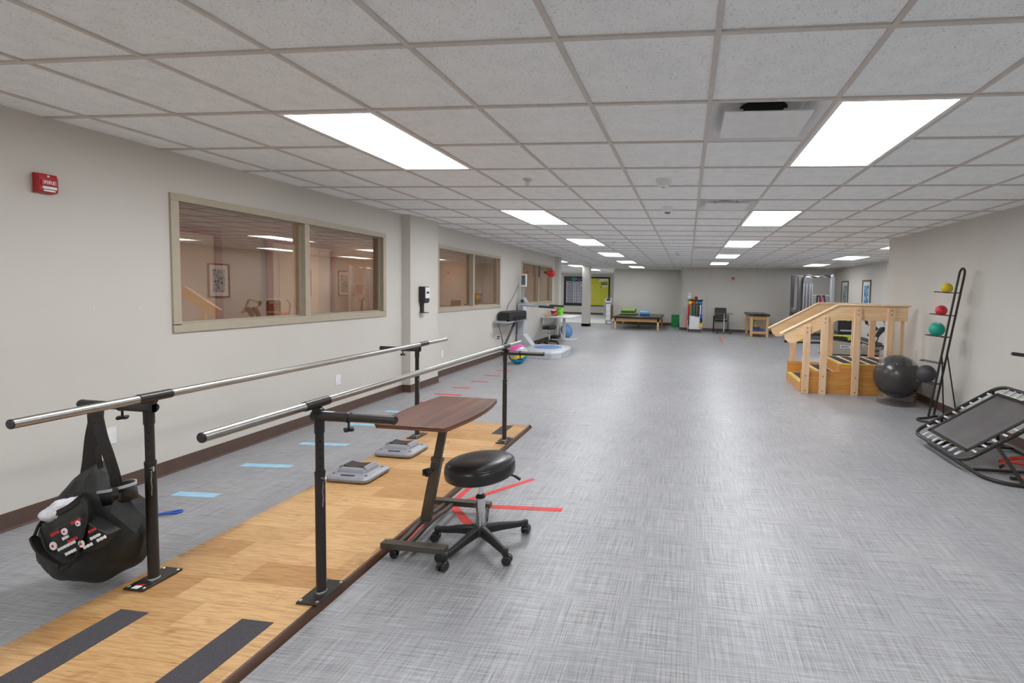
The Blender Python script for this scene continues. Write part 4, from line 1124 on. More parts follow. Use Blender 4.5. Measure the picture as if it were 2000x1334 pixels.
for nm, pts, lb in ((0, [(2.63, 2.42, 0.055), (2.72, 2.50, 0.062), (2.86, 2.47, 0.064), (2.98, 2.52, 0.07), (3.04, 2.62, 0.064), (2.92, 2.68, 0.05), (2.76, 2.60, 0.05), (2.68, 2.53, 0.058), (2.83, 2.56, 0.076), (3.0, 2.58, 0.08)], 'red rubber tubing coiled under the rebounder, black handle end inward'),
                 (1, [(2.62, 2.235, 0.018), (2.72, 2.24, 0.012), (2.85, 2.23, 0.012), (2.98, 2.24, 0.012), (3.06, 2.30, 0.012)], 'short red rubber tube with black end, flat on the floor before the coiled one')):
    o = thing('resistance_tube', (pts[0][0], pts[0][1], 0), lb, 'exercise band', 'red tubing under the rebounder')
    MB().tube(spline(pts, 6), 0.0115, 10).build('tube', X['red_band'], o)
    a_, b_ = Vector(pts[0]), Vector(pts[1]); d = (a_-b_).normalized()
    MB().tube([a_-d*0.01, a_+d*0.045], 0.0135, 10).build('end_grip', X['black_plastic'], o)
# grip of an exercise machine standing just outside the frame
hg = thing('exercise_machine', (3.05, 2.45, 0), 'black grip of an exercise machine reaching in from the right edge by the wall', 'exercise machine')
MB().tube(spline([(2.815, 2.66, 0.99), (2.86, 2.655, 0.984), (2.98, 2.62, 0.975), (3.05, 2.56, 0.96), (3.07, 2.48, 0.90)], 5), 0.0125, 12).build('handlebar', X['silver_dark'], hg)
MB().tube([(2.80, 2.662, 0.9925), (2.815, 2.66, 0.99), (2.93, 2.637, 0.979)], [0.012, 0.017, 0.016], 14).build('grip', X['black_rubber'], hg)
MB().tube([(3.07, 2.49, 0.95), (3.08, 2.45, 0.4), (3.09, 2.42, 0.03)], 0.022, 12).build('upright', X['silver_dark'], hg)
MB().box(2.98, 3.2, 2.3, 2.345, 0.0, 0.04).box(3.07, 3.11, 2.3, 2.5, 0.0, 0.04).build('floor_foot', X['silver_dark'], hg, bevel=0.004)

# ------------------------------------------------------------------ by the left wall beyond the pillar
bb = thing('beach_ball', (-3.33, 6.75, 0), 'striped beach ball in pink, yellow and cyan on the floor by the left wall', 'beach ball')
bcn = Vector((-3.33, 6.75, 0.188)); RB = 0.188
pa_ = Vector((-0.62, -0.70, -0.36)).normalized(); pu = (Vector((0, 0, 1))-pa_*pa_.z).normalized(); pv = pa_.cross(pu)
for a0, a1, m in ((-62, 42, 'pink'), (42, 82, 'silver'), (82, 106, 'yellow'), (106, 222, 'cyan'), (222, 268, 'yellow'), (268, 298, 'white_plastic')):
    vs = []; fs = []
    for i in range(15):
        for j in range(11):
            a = PI*i/14; t = -math.radians(a0+(a1-a0)*j/10)
            vs.append(bcn+(pa_*math.cos(a)+(pu*math.cos(t)+pv*math.sin(t))*math.sin(a))*RB)
    for i in range(14):
        for j in range(10): q = i*11+j; fs.append((q, q+1, q+12, q+11))
    MB().add(vs, fs).build('gore', X[m], bb)
MB().lathe([(0.034, -0.002), (0.03, 0.003)], bcn+pa_*RB, 16, pa_).build('end_disc', X['black_plastic'], bb)

bm = thing('balance_machine', (-3.4, 8.2, 0), 'pale grey standing balance machine with round blue platform by the left wall', 'balance machine')
bpo = [(-3.62, 7.62), (-3.50, 7.46), (-2.86, 7.42), (-2.70, 7.58), (-2.70, 8.42), (-2.86, 8.60), (-3.50, 8.66), (-3.62, 8.52)]
bl_ = MB().prism(bpo, 0.0, 0.115, 'z')
ins = [(x+0.03*(1 if x < -3.16 else -1), y+0.03*(1 if y < 8.03 else -1)) for x, y in bpo]
vs = [(x, y, 0.115) for x, y in bpo]+[(x, y, 0.165) for x, y in ins]
bl_.add(vs, [(i, (i+1) % 8, (i+1) % 8+8, i+8) for i in range(8)]+[tuple(range(8, 16))])
bl_.build('base', X['machine'], bm, bevel=0.006)
MB().lathe([(0.335, 0.163), (0.335, 0.170), (0.30, 0.172)], (-3.13, 8.03, 0), 40).build('platform_rim', X['machine'], bm)
MB().lathe([(0.30, 0.168), (0.30, 0.178), (0.01, 0.179)], (-3.13, 8.03, 0), 40).build('foot_platform', X['blue_pad'], bm)
MB().prism([(-3.99, 0.40), (-3.84, 0.40), (-3.84, 1.02), (-3.90, 1.10), (-3.99, 1.10)], 8.40, 8.62, 'y').prism([(-3.99, 0.405), (-3.84, 0.405), (-3.62, 0.14), (-3.62, 0.0), (-3.82, 0.0), (-3.99, 0.26)], 8.38, 8.64, 'y').build('column', X['machine'], bm, bevel=0.01)
MB().prism([(-3.93, 1.06), (-3.84, 1.06), (-3.79, 1.14), (-3.86, 1.26), (-3.93, 1.26)], 8.42, 8.60, 'y').build('pivot_head', X['silver'], bm, bevel=0.008)
MB().lathe([(0.035, 0), (0.035, 0.02), (0.02, 0.024)], (-3.88, 8.42, 1.17), 18, (0, -1, 0)).build('pivot_knob', X['black_plastic'], bm)
MB().lathe([(0.022, 0), (0.022, 0.018)], (-3.885, 8.40, 0.90), 14, (0, -1, 0)).build('pivot_knob', X['black_plastic'], bm)
MB().bar((-3.90, 8.51, 1.2), (-3.885, 8.51, 1.60), 0.055, 0.055, (1, 0, 0)).build('display_mast', X['silver'], bm, bevel=0.004)
dsp = MB().xf(Matrix()).box(-3.935, -3.79, 8.42, 8.475, 1.50, 1.80).build('display', X['white_plastic'], bm, bevel=0.012)
MB().box(-3.905, -3.815, 8.412, 8.4195, 1.545, 1.765).build('screen', X['silver_dark'], dsp, smooth=False)
for y, x1 in ((8.12, -3.05), (8.93, -3.05)):
    MB().tube(fillet([(-3.86, 8.50, 1.09), (-3.80, y, 1.085), (x1, y, 1.055)], 0.08, 5), 0.02, 12).build('support_rail', X['silver'], bm)
    MB().tube([(x1-0.33, y, 1.068), (x1+0.012, y, 1.054)], 0.026, 14).build('rail_grip', X['black_rubber'], bm)
MB().box(-4.0, -3.74, 7.16, 8.45, 0.735, 0.765).box(-4.0, -3.74, 7.14, 7.17, 0.735, 0.79).build('printer_shelf', X['silver'], bm, bevel=0.004)
MB().bar((-3.86, 7.95, 0.735), (-3.86, 7.42, 0.30), 0.03, 0.05, (1, 0, 0)).box(-3.88, -3.84, 7.39, 7.43, 0.02, 0.32).build('shelf_strut', X['silver_dark'], bm, bevel=0.003)
MB().tube(spline([(-3.97, 8.40, 1.52), (-3.985, 8.1, 1.25), (-3.985, 7.85, 1.08), (-3.96, 7.72, 0.98)], 6), 0.006, 8).tube(spline([(-3.95, 7.2, 0.74), (-3.9, 7.3, 0.45), (-3.92, 7.4, 0.2), (-3.95, 7.42, 0.02)], 6), 0.006, 8).build('cable', X['black_plastic'], bm)
pr_ = thing('printer', (-3.87, 7.8, 0.765), 'black desktop printer on the shelf of the balance machine', 'printer')
MB().prism([(7.32, 0.79), (7.36, 0.766), (8.28, 0.766), (8.32, 0.80), (8.32, 0.93), (8.26, 0.965), (7.42, 0.975), (7.33, 0.95)], -3.99, -3.735, 'x').build('case', X['black_plastic'], pr_, bevel=0.012)
MB().box(-3.735, -3.68, 7.55, 8.15, 0.775, 0.79).build('paper_tray', X['black_plastic'], pr_, bevel=0.003)
MB().box(-3.734, -3.728, 7.5, 8.2, 0.80, 0.86).build('paper_slot', X['dark_void'], pr_, smooth=False)

sb_ = thing('speed_ball', (-4.012, 10.0, 1.9), 'red teardrop ball on a sprung arm fixed to the mullion of the farthest window', 'speed ball')
MB().box(-4.012, -3.995, 9.95, 10.03, 1.78, 2.08).build('bracket', X['black_metal'], sb_, bevel=0.004)
MB().tube([(-3.995, 10.0, 1.905), (-3.83, 10.0, 1.90)], 0.008, 8).tube([Vector((-3.985+0.155*i/60, 10.0+0.018*math.cos(i*1.0), 1.903+0.018*math.sin(i*1.0))) for i in range(61)], 0.004, 6).build('spring_arm', X['chrome'], sb_)
MB().lathe([(0.02, -0.05), (0.035, -0.02), (0.04, 0.01)], (-3.82, 10.0, 1.9), 16, (1, 0, -0.15)).build('neck', X['black_rubber'], sb_)
MB().lathe([(0.025, 0.0), (0.05, 0.035), (0.085, 0.09), (0.098, 0.14), (0.09, 0.19), (0.055, 0.23), (0.01, 0.24)], (-3.82, 10.0, 1.9), 24, (1, 0, -0.15)).build('bladder', X['red_ball'], sb_)

wd = thing('desk', (-3.62, 10.7, 0), 'white T-leg desk against the left wall below the farthest window', 'desk')
MB().box(-3.99, -3.20, 10.15, 11.40, 0.685, 0.715).build('top', X['white'], wd, bevel=0.004)
for y in (10.98, 11.3):
    x = -3.585 if y < 11.1 else -3.90
    MB().box(x-0.04, x+0.04, y-0.03, y+0.03, 0.03, 0.685).build('leg', X['white'], wd, bevel=0.004)
    MB().box(-3.95, -3.22, y-0.035, y+0.035, 0.0, 0.03).build('foot', X['white'], wd, bevel=0.008)
MB().box(-3.985, -3.95, 10.25, 11.35, 0.50, 0.66).build('modesty_panel', X['white'], wd, bevel=0.003)
def bucket(loc, r0_, r1_, hh, m, label):
    x, y, z = loc
    o = thing('bucket', loc, label, 'bucket', 'plastic buckets on the white desk')
    MB().lathe([(r0_-0.006, 0.004), (r0_, 0.0), (r1_, hh), (r1_+0.008, hh), (r1_+0.008, hh+0.012), (r1_-0.006, hh+0.01), (r0_-0.006, 0.012)], loc, 28).build('shell', m, o)
    MB().tube([(x+r1_*math.cos(a), y+r1_*math.sin(a)*0.9-0.02, z+hh-0.10*math.sin(a) if False else z+hh-0.09*abs(math.sin(a))) for a in [PI+PI*i/12 for i in range(13)]], 0.006, 6).build('handle', X['white_plastic'], o)
    return o
bucket((-3.70, 10.95, 0.716), 0.075, 0.105, 0.215, X['lime_green'], 'tall lime green plastic bucket on the white desk')
o = bucket((-3.80, 10.72, 0.716), 0.085, 0.105, 0.13, X['red'], 'red plastic bucket full of therapy toys on the white desk')
for dx, dy, m, r, nm in ((-0.04, -0.03, 'white_plastic', 0.045, 'larger white'), (0.045, 0.02, 'red_ball', 0.04, 'red'), (0.0, 0.05, 'silver', 0.04, 'silver'), (0.03, -0.05, 'white_plastic', 0.038, 'smaller white')):
    tag(MB().ball((-3.80+dx, 10.72+dy, 0.716+0.14), r, 14, 9).build('therapy_toy', X[m], loc=(-3.80+dx, 10.72+dy, 0.716+0.14-r)), nm+' toy heaped in the red bucket on the white desk', 'toy', 'toys in the red bucket')
tag(MB().ball((-3.93, 10.45, 0.716+0.035), 0.035, 14, 9).build('therapy_toy', X['yellow'], loc=(-3.93, 10.45, 0.716)), 'small yellow ball on the white desk left of the red bucket', 'toy')
tag(MB().lathe([(0.10, 0), (0.115, 0.012), (0.11, 0.016), (0.02, 0.006)], (-3.86, 10.36, 0.716), 24).build('tray', X['birch_x'], loc=(-3.86, 10.36, 0.716)), 'round tan tray on the white desk by the yellow ball', 'tray')
o = dup(s1, (-3.70, 9.95, 0), 'black rolling stool tucked at the near end of the white desk', 0.4)
o['group'] = 'rolling stools'; s1['group'] = 'rolling stools'
bd = thing('balance_disc', (-3.60, 11.75, 0), 'round pale blue balance pad leaning behind the white desk leg', 'balance pad')
tl = Matrix.Translation((-3.70, 11.72, 0.215)) @ Matrix.Rotation(math.radians(66), 4, 'Y') @ Matrix.Rotation(0.5, 4, 'X')
MB().lathe([(0.16, -0.035), (0.215, -0.03), (0.225, 0.0), (0.215, 0.03), (0.18, 0.038), (0.01, 0.04)], (0, 0, 0), 36).xf(tl).build('pad', X['blue_pad'], bd)
MB().lathe([(0.10, 0.041), (0.09, 0.046), (0.01, 0.046)], (0, 0, 0), 24).xf(tl).build('centre_grip', X['sky'], bd)
tag(MB().box(-4.02, -3.80, 11.0, 11.3, 0.0, 0.11).build('footrest', X['black_plastic'], loc=(-3.9, 11.15, 0), bevel=0.01), 'black box on the floor under the white desk by the wall', 'footrest')

# ------------------------------------------------------------------ far left: charts and cart
def board(x0, x1, label, kind):
    y = 24.99; z0, z1 = 0.50, 2.245
    o = thing('chart_board', ((x0+x1)/2, y, z0), label, 'notice board')
    MB().box(x0, x1, y-0.03, y, z0, z1).build('backing', X['board_black'], o, bevel=0.006)
    g = MB(); x = x0+0.22; w = x1-x0
    if kind == 'black':
        for k in range(17):
            z = z0+0.17+1.24*k/16; g.box(x0+0.18, x1-0.1, y-0.036, y-0.030, z, z+0.036)
        for xx in (x0+0.16, x0+0.60, x0+0.72, x0+0.86, x0+0.98, x0+1.12, x1-0.12): g.box(xx, xx+0.035, y-0.037, y-0.030, z0+0.17, z0+1.45)
        o2 = g.build('chart_grid', X['board_line'], o, smooth=False)
        rn = random.Random(5)
        for k in range(14):
            mx = x0+0.5+rn.random()*0.7; mz = z0+1.18+rn.random()*0.42
            MB().box(mx, mx+0.07, y-0.042, y-0.036, mz, mz+0.045).build('magnet', X[rn.choice(['red', 'cyan', 'yellow', 'teal', 'white', 'pink'])], o, smooth=False)
        lg = MB().lathe([(0.12, 0.0), (0.115, 0.006)], (x0+0.58, y-0.030, z1-0.16), 20, (0, -1, 0)).build('logo_disc', X['green'], o)
        MB().box(x0+0.5, x0+0.75, y-0.036, y-0.03, z1-0.33, z1-0.24).box(x0+0.8, x1-0.05, y-0.036, y-0.03, z1-0.20, z1-0.12).build('title', X['blue'], o, smooth=False)
    else:
        MB().box(x0+0.02, x1-0.08, y-0.036, y-0.030, z0+0.05, z1-0.09).build('sheet', X['board_yellow'], o, smooth=False)
        for k in range(13):
            z = z0+0.2+1.1*k/12; g.box(x0+0.05, x1-0.16, y-0.040, y-0.036, z, z+0.014)
        for k in range(5): g.box(x0+0.12+k*0.14, x0+0.14+k*0.14, y-0.040, y-0.036, z0+0.2, z0+1.3)
        g.build('chart_grid', X['board_lime'], o, smooth=False)
        MB().box(x1-0.62, x1-0.14, y-0.041, y-0.036, z1-0.22, z1-0.10).box(x1-0.7, x1-0.42, y-0.041, y-0.036, z1-0.27, z1-0.23).box(x1-0.46, x1-0.12, y-0.041, y-0.036, z1-0.58, z1-0.50).build('note', X['white'], o, smooth=False)
        MB().box(x1-0.54, x1-0.14, y-0.041, y-0.036, z1-0.36, z1-0.32).box(x1-0.52, x1-0.14, y-0.041, y-0.036, z1-0.45, z1-0.40).build('title', X['black_plastic'], o, smooth=False)
        MB().box(x1-0.54, x1-0.48, y-0.041, y-0.036, z1-0.62, z1-0.54).build('magnet', X['red'], o, smooth=False)
    return o
board(-7.48, -6.08, 'black framed scheduling board with pale grid lines left of the lone pillar', 'black')
board(-6.02, -4.68, 'black framed yellow scheduling board right of the lone pillar', 'yellow')
tag(MB().box(-7.86, -7.74, 24.985, 25.0, 1.16, 1.28).build('light_switch', X['white_plastic'], loc=(-7.8, 24.99, 1.2), bevel=0.004), 'pale switch plate on the far alcove wall left of the black board', 'light switch')
ec = thing('therapy_cart', (-3.5, 17.95, 0), 'white electrotherapy cart with looped cables beside the mat table', 'cart')
MB().box(-3.60, -3.40, 17.82, 18.1, 0.14, 0.86).build('cabinet', X['white_plastic'], ec, bevel=0.012)
for k in range(3):
    z = 0.17+0.225*k
    dr = MB().box(-3.59, -3.41, 17.805, 17.82, z, z+0.20).build('drawer', X['white'], ec, bevel=0.004)
    MB().box(-3.55, -3.45, 17.795, 17.805, z+0.165, z+0.18).build('handle', X['grey_trim'], dr)
MB().prism([(-3.62, 0.0), (-3.38, 0.0), (-3.38, 0.14), (-3.62, 0.14)], 17.85, 18.05, 'y').xf(Matrix.Translation((0, 0, 0.8))).build('top_tray', X['grey_trim'], ec, bevel=0.01)
MB().prism([(17.80, 0.94), (18.06, 0.94), (18.06, 1.13), (17.95, 1.13), (17.80, 1.0)], -3.62, -3.38, 'x').build('device', X['white_plastic'], ec, bevel=0.015)
MB().prism([(17.802, 1.005), (17.945, 1.122), (17.94, 1.126), (17.797, 1.010)], -3.58, -3.42, 'x').build('screen', X['navy'], ec)
MB().tube([(-3.64, 17.86, 0.9), (-3.68, 17.86, 1.05), (-3.55, 17.9, 1.15)], 0.012, 8).build('handle', X['white_plastic'], ec)
for k in range(6):
    x = -3.66+0.012*(k % 3); y = 17.84+0.03*k; z = 0.3+0.05*(k % 3)
    MB().tube(spline([(x, y, 0.92), (x-0.05, y, 0.7), (x-0.03, y, z), (x+0.02, y, z+0.1), (x, y, 0.85)], 5), 0.008, 6).build('cable', X['black_plastic'] if k % 2 else X['white_plastic'], ec)
MB().box(-3.37, -3.33, 17.85, 18.05, 0.2, 0.83).build('side_pouch', X['brown'], ec, bevel=0.008)
b_ = MB().box(-3.64, -3.36, 17.80, 18.12, 0.10, 0.14).build('base', X['grey_trim'], ec, bevel=0.01)
for x in (-3.61, -3.39):
    for y in (17.84, 18.08): MB().lathe([(0.045, -0.012), (0.05, 0), (0.045, 0.012)], (x, y, 0.05), 16, (1, 0, 0)).build('caster', X['white_plastic'], b_)

# ------------------------------------------------------------------ far wall furniture
mtb = thing('mat_table', (-1.98, 16.6, 0), 'low birch mat table with black vinyl top before the recessed far wall', 'treatment table')
MB().box(-2.88, -1.06, 15.3, 17.9, 0.425, 0.495).build('mat', X['black_vinyl'], mtb, bevel=0.02)
ap = MB()
ap.box(-2.82, -1.12, 15.40, 15.43, 0.30, 0.42).box(-2.82, -1.12, 17.80, 17.83, 0.30, 0.42).box(-2.82, -2.79, 15.43, 17.80, 0.30, 0.42).box(-1.15, -1.12, 15.43, 17.80, 0.30, 0.42)
ap.build('apron', X['birch_x'], mtb, bevel=0.004)
for x, y in ((-2.80, 15.44), (-1.16, 15.44), (-2.02, 16.6), (-2.83, 17.78), (-1.14, 17.78)):
    MB().box(x-0.04, x+0.04, y-0.04, y+0.04, 0, 0.42).build('leg', X['birch'], mtb, bevel=0.008)
gm = thing('exercise_mat', (-2.46, 17.0, 0.495), 'olive green exercise mat folded in a thick pile on the mat table', 'exercise mat')
MB().prism([(16.7, 0.497), (17.25, 0.497), (17.33, 0.535), (17.25, 0.572), (16.7, 0.565), (16.64, 0.53)], -2.80, -2.14, 'x').build('lower_fold', X['olive'], gm, bevel=0.02)
MB().prism([(16.72, 0.572), (17.2, 0.576), (17.3, 0.66), (17.2, 0.745), (16.74, 0.735), (16.66, 0.65)], -2.78, -2.20, 'x').build('upper_fold', X['olive'], gm, bevel=0.025)
rl = thing('foam_roll', (-1.77, 16.5, 0.495), 'sky blue rolled foam on the mat table', 'foam roller')
MB().tube([(-1.96, 16.5, 0.585), (-1.58, 16.5, 0.585)], 0.088, 24).build('roll', X['sky'], rl)
MB().lathe([(0.03, 0), (0.03, 0.003)], (-1.96, 16.5, 0.585), 16, (-1, 0, 0)).build('core', X['blue_pad'], rl)
gx = thing('green_box', (-0.5, 17.3, 0), 'bright green box standing on the floor right of the mat table', 'box')
MB().box(-0.72, -0.40, 17.2, 17.5, 0.0, 0.50).build('body', X['green'], gx, bevel=0.006)
MB().box(-0.73, -0.395, 17.19, 17.51, 0.50, 0.515).build('lid', X['green'], gx, bevel=0.003)
for z in (0.12, 0.40): MB().box(-0.72, -0.40, 17.197, 17.2, z, z+0.006).build('crease', X['teal'], gx, smooth=False)

bc_ = thing('band_cart', (0.22, 15.3, 0), 'white wheeled cart hung with coloured exercise bands before the boxed pillar', 'cart')
MB().box(-0.02, 0.46, 15.3, 15.34, 0.10, 1.17).build('back_panel', X['white'], bc_, bevel=0.004)
MB().box(0.0, 0.44, 15.20, 15.30, 0.10, 0.62).build('lower_panel', X['white'], bc_, bevel=0.004)
for x in (-0.045, 0.475): MB().box(x-0.012, x+0.012, 15.16, 15.40, 0.08, 1.24).build('side_frame', X['silver'], bc_, bevel=0.003)
MB().box(-0.07, 0.50, 15.10, 15.42, 1.175, 1.20).build('top_shelf', X['black_plastic'], bc_, bevel=0.004)
bs = MB().box(-0.06, 0.49, 15.12, 15.44, 0.065, 0.095).build('base', X['black_plastic'], bc_, bevel=0.004)
for x in (-0.05, 0.47):
    for y in (15.14, 15.42): MB().lathe([(0.03, -0.012), (0.034, 0), (0.03, 0.012)], (x, y, 0.034), 14, (1, 0, 0)).build('caster', X['grey_trim'], bs)
MB().tube([(-0.03, 15.17, 0.985), (0.46, 15.17, 0.985)], 0.008, 8).build('hanging_rail', X['chrome'], bc_)
for k, m in enumerate(('yellow', 'red_ball', 'green', 'blue')):
    x = -0.03+0.12*k
    tag(MB().lathe([(0.075, 0), (0.08, 0.006), (0.08, 0.104), (0.075, 0.11), (0.02, 0.11)], (x, 15.2, 1.085), 20, (1, 0, 0)).build('band_roll', X[m], loc=(x+0.06, 15.2, 1.0)), '%s roll of exercise band under the top shelf of the band cart' % ('yellow', 'red', 'green', 'blue')[k], 'exercise band', 'rolls on the band cart')
hang = [(-0.045, 0.99, 0.42, 'red_band', 0.04, 'red'), (-0.02, 0.985, 0.24, 'black_strap', 0.035, 'long black'), (0.03, 0.985, 0.62, 'orange', 0.03, 'orange'), (0.085, 0.985, 0.60, 'teal', 0.035, 'teal'), (0.125, 0.985, 0.60, 'black_strap', 0.035, 'short black'),
        (0.165, 0.985, 0.60, 'green_ball', 0.03, 'green'), (0.215, 0.985, 0.585, 'black_rubber', 0.045, 'thick black'), (0.275, 0.985, 0.57, 'brown', 0.045, 'brown'), (0.33, 0.985, 0.57, 'black_fabric', 0.05, 'rightmost black'), (0.40, 0.985, 0.66, 'white_plastic', 0.035, 'white'), (0.44, 0.985, 0.72, 'blue', 0.035, 'blue')]
for x, z1, z0, m, w, nm in hang:
    tag(MB().ribbon(spline([(x, 15.165, z0+0.02), (x+0.005, 15.15, (z0+z1)/2), (x, 15.155, z1), (x, 15.17, z1+0.012), (x, 15.185, z1), (x+0.006, 15.19, (z0+z1)/2), (x+0.004, 15.175, z0)], 5), w, 0.008, (1, 0, 0)).build('hanging_band', X[m], loc=(x, 15.17, z0)),
        '%s exercise band hanging from the rail of the band cart' % nm, 'exercise band', 'bands on the cart rail')
for z, m, nm in ((0.30, 'yellow', 'yellow'), (0.46, 'black_fabric', 'black'), (0.60, 'blue', 'blue')):
    tag(MB().prism([(0.40, z-0.13), (0.47, z-0.13), (0.49, z+0.02), (0.45, z+0.10), (0.40, z+0.06)], 15.11, 15.16, 'y').build('ankle_weight', X[m], loc=(0.44, 15.13, z-0.13), bevel=0.012), '%s ankle weight strapped on the right side of the band cart' % nm, 'ankle weight', 'ankle weights on the band cart')
tag(MB().ribbon([(-0.075, 15.16, 0.62), (-0.08, 15.15, 0.4), (-0.10, 15.14, 0.14)], 0.03, 0.008, (1, 0, 0)).build('hanging_band', X['red_band'], loc=(-0.08, 15.15, 0.14)), 'red band trailing down outside the left edge of the band cart', 'exercise band')
cn = thing('canister', (-0.01, 15.24, 1.20), 'pale blue wipes canister on top of the band cart', 'canister')
MB().lathe([(0.052, 0), (0.054, 0.004), (0.054, 0.20)], (-0.01, 15.24, 1.201), 22).build('tub', X['ice'], cn)
MB().lathe([(0.056, 0.20), (0.056, 0.235), (0.05, 0.242)], (-0.01, 15.24, 1.201), 22).build('lid', X['white_plastic'], cn)
MB().lathe([(0.0545, 0.05), (0.0545, 0.14)], (-0.01, 15.24, 1.201), 22).build('label_band', X['white'], cn)
tag(MB().ball((0.10, 15.22, 1.257), 0.056, 18, 12).build('hand_ball', X['yellow_ball'], loc=(0.10, 15.22, 1.201)), 'small yellow ball on top of the band cart', 'ball', 'balls on the band cart')
tag(MB().ball((0.24, 15.22, 1.264), 0.063, 18, 12).build('hand_ball', X['maroon'], loc=(0.24, 15.22, 1.201)), 'maroon ball on top of the band cart', 'ball', 'balls on the band cart')

ch = thing('mesh_chair', (1.17, 15.3, 0), 'black mesh backed armchair against the far wall behind a small tray table', 'chair')
MB().box(0.93, 1.40, 15.10, 15.52, 0.42, 0.475).build('seat', X['black_fabric'], ch, bevel=0.02)
MB().prism([(15.50, 0.50), (15.53, 0.50), (15.60, 0.89), (15.57, 0.89)], 0.96, 1.37, 'x').build('backrest', X['black_fabric'], ch, bevel=0.01)
MB().tube(fillet([(0.96, 15.53, 0.50), (0.96, 15.60, 0.90), (1.37, 15.60, 0.90), (1.37, 15.53, 0.50)], 0.04, 4), 0.014, 8).build('back_frame', X['black_plastic'], ch)
for x in (0.91, 1.43):
    MB().tube([(x, 15.12, 0.0), (x, 15.12, 0.64)], 0.012, 8).build('leg', X['black_metal'], ch)
    MB().tube([(x, 15.55, 0.0), (x, 15.5, 0.64)], 0.012, 8).build('leg', X['black_metal'], ch)
    MB().box(x-0.03, x+0.03, 15.10, 15.46, 0.64, 0.67).build('armrest', X['grey_trim'], ch, bevel=0.008)
tr = thing('tray_table', (1.25, 14.95, 0), 'narrow brown tray table on a silver post in front of the black chair', 'overbed table')
MB().box(0.95, 1.56, 14.78, 15.06, 0.715, 0.735).build('tabletop', X['walnut'], tr, bevel=0.004)
MB().box(1.235, 1.275, 14.90, 14.95, 0.06, 0.715).build('column', X['silver'], tr, bevel=0.003)
MB().box(0.99, 1.52, 14.89, 14.96, 0.045, 0.07).box(0.99, 1.03, 14.75, 15.1, 0.045, 0.07).box(1.48, 1.52, 14.75, 15.1, 0.045, 0.07).build('foot_bar', X['brown_metal'], tr, bevel=0.003)
for x in (1.01, 1.50):
    for y in (14.77, 15.08): MB().lathe([(0.02, -0.012), (0.023, 0), (0.02, 0.012)], (x, y, 0.023), 12, (1, 0, 0)).build('caster', X['black_plastic'], tr)

mt_ = thing('massage_table', (2.35, 14.8, 0), 'birch treatment table with rounded black pad near the far right', 'treatment table')
MB().prism(fillet([(2.02, 14.0, 0), (2.73, 14.0, 0), (2.72, 15.45, 0), (2.0, 15.45, 0)], 0.16, 5, True) and [(p.x, p.y) for p in fillet([(2.02, 14.0, 0), (2.73, 14.0, 0), (2.72, 15.45, 0), (2.0, 15.45, 0)], 0.16, 5, True)], 0.715, 0.79, 'z').build('pad', X['black_vinyl'], mt_, bevel=0.025)
ap = MB().box(2.10, 2.66, 14.10, 14.13, 0.59, 0.715).box(2.10, 2.66, 15.32, 15.35, 0.59, 0.715).box(2.08, 2.11, 14.10, 15.35, 0.59, 0.715).box(2.65, 2.68, 14.10, 15.35, 0.59, 0.715)
ap.build('apron', X['birch_x'], mt_, bevel=0.003)
for x in (2.115, 2.645):
    for y in (14.135, 15.315): MB().box(x-0.042, x+0.042, y-0.042, y+0.042, 0, 0.715).build('leg', X['birch'], mt_, bevel=0.006)
MB().box(2.12, 2.64, 14.15, 15.30, 0.16, 0.18).box(2.157, 2.603, 14.115, 14.14, 0.10, 0.18).build('shelf', X['birch_x'], mt_, bevel=0.003)
tag(MB().lathe([(0.075, 0), (0.06, 0.012), (0.055, 0.02), (0.02, 0.20), (0.012, 0.205)], (2.33, 14.55, 0.315), 20).build('marker_cone', X['yellow'], loc=(2.33, 14.55, 0.315)), 'yellow cone stacked on the blue foam under the treatment table', 'cone')
for z, x0, x1, lb in ((0.181, 2.2, 2.60, 'lower'), (0.249, 2.22, 2.46, 'upper')):
    tag(MB().box(x0, x1, 14.40, 14.75, z, z+0.065).build('foam_block', X['blue'], loc=((x0+x1)/2, 14.57, z), bevel=0.012), 'blue foam block on the treatment table shelf, %s of two' % lb, 'foam block', 'blue foam blocks')
tag(MB().ball((2.38, 14.33, 0.215), 0.034, 14, 9).build('hand_ball', X['red_ball'], loc=(2.38, 14.33, 0.181)), 'small red ball on the shelf of the treatment table', 'ball')
ff = thing('fire_alarm', (1.61, 15.80, 2.02), 'small red fire alarm box high on the far wall right of the chair', 'fire alarm')
MB().box(1.56, 1.66, 15.755, 15.815, 1.965, 2.07).build('case', X['red'], ff, bevel=0.006)
MB().box(1.585, 1.635, 15.748, 15.755, 1.985, 2.01).build('pull_bar', X['white'], ff, bevel=0.002)

# ------------------------------------------------------------------ right bay: cable gym, stepper, elliptical, pictures
gy = thing('cable_gym', (4.1, 14.2, 0), 'tall grey cable gym with two columns in the far right corner', 'gym machine')
MB().box(3.46, 3.56, 14.45, 14.6, 0.0, 2.13).build('rear_upright', X['silver_dark'], gy, bevel=0.01)
MB().box(3.60, 3.68, 14.1, 14.2, 0.0, 2.06).build('rear_upright', X['silver_dark'], gy, bevel=0.01)
MB().prism([(3.72, 0.0), (4.04, 0.0), (4.04, 1.92), (4.00, 2.03), (3.86, 2.07), (3.74, 2.03), (3.72, 1.92)], 13.95, 14.25, 'y').build('weight_shroud', X['silver_dark'], gy, bevel=0.02)
sh = MB()
for x in (3.745, 3.84, 3.95, 4.02): sh.box(x-0.012, x+0.012, 13.935, 13.952, 0.05, 1.85)
sh.build('guide_rail', X['silver'], gy)
MB().box(4.60, 4.72, 13.95, 14.07, 0.0, 2.08).build('front_column', X['silver'], gy, bevel=0.012)
hl = MB()
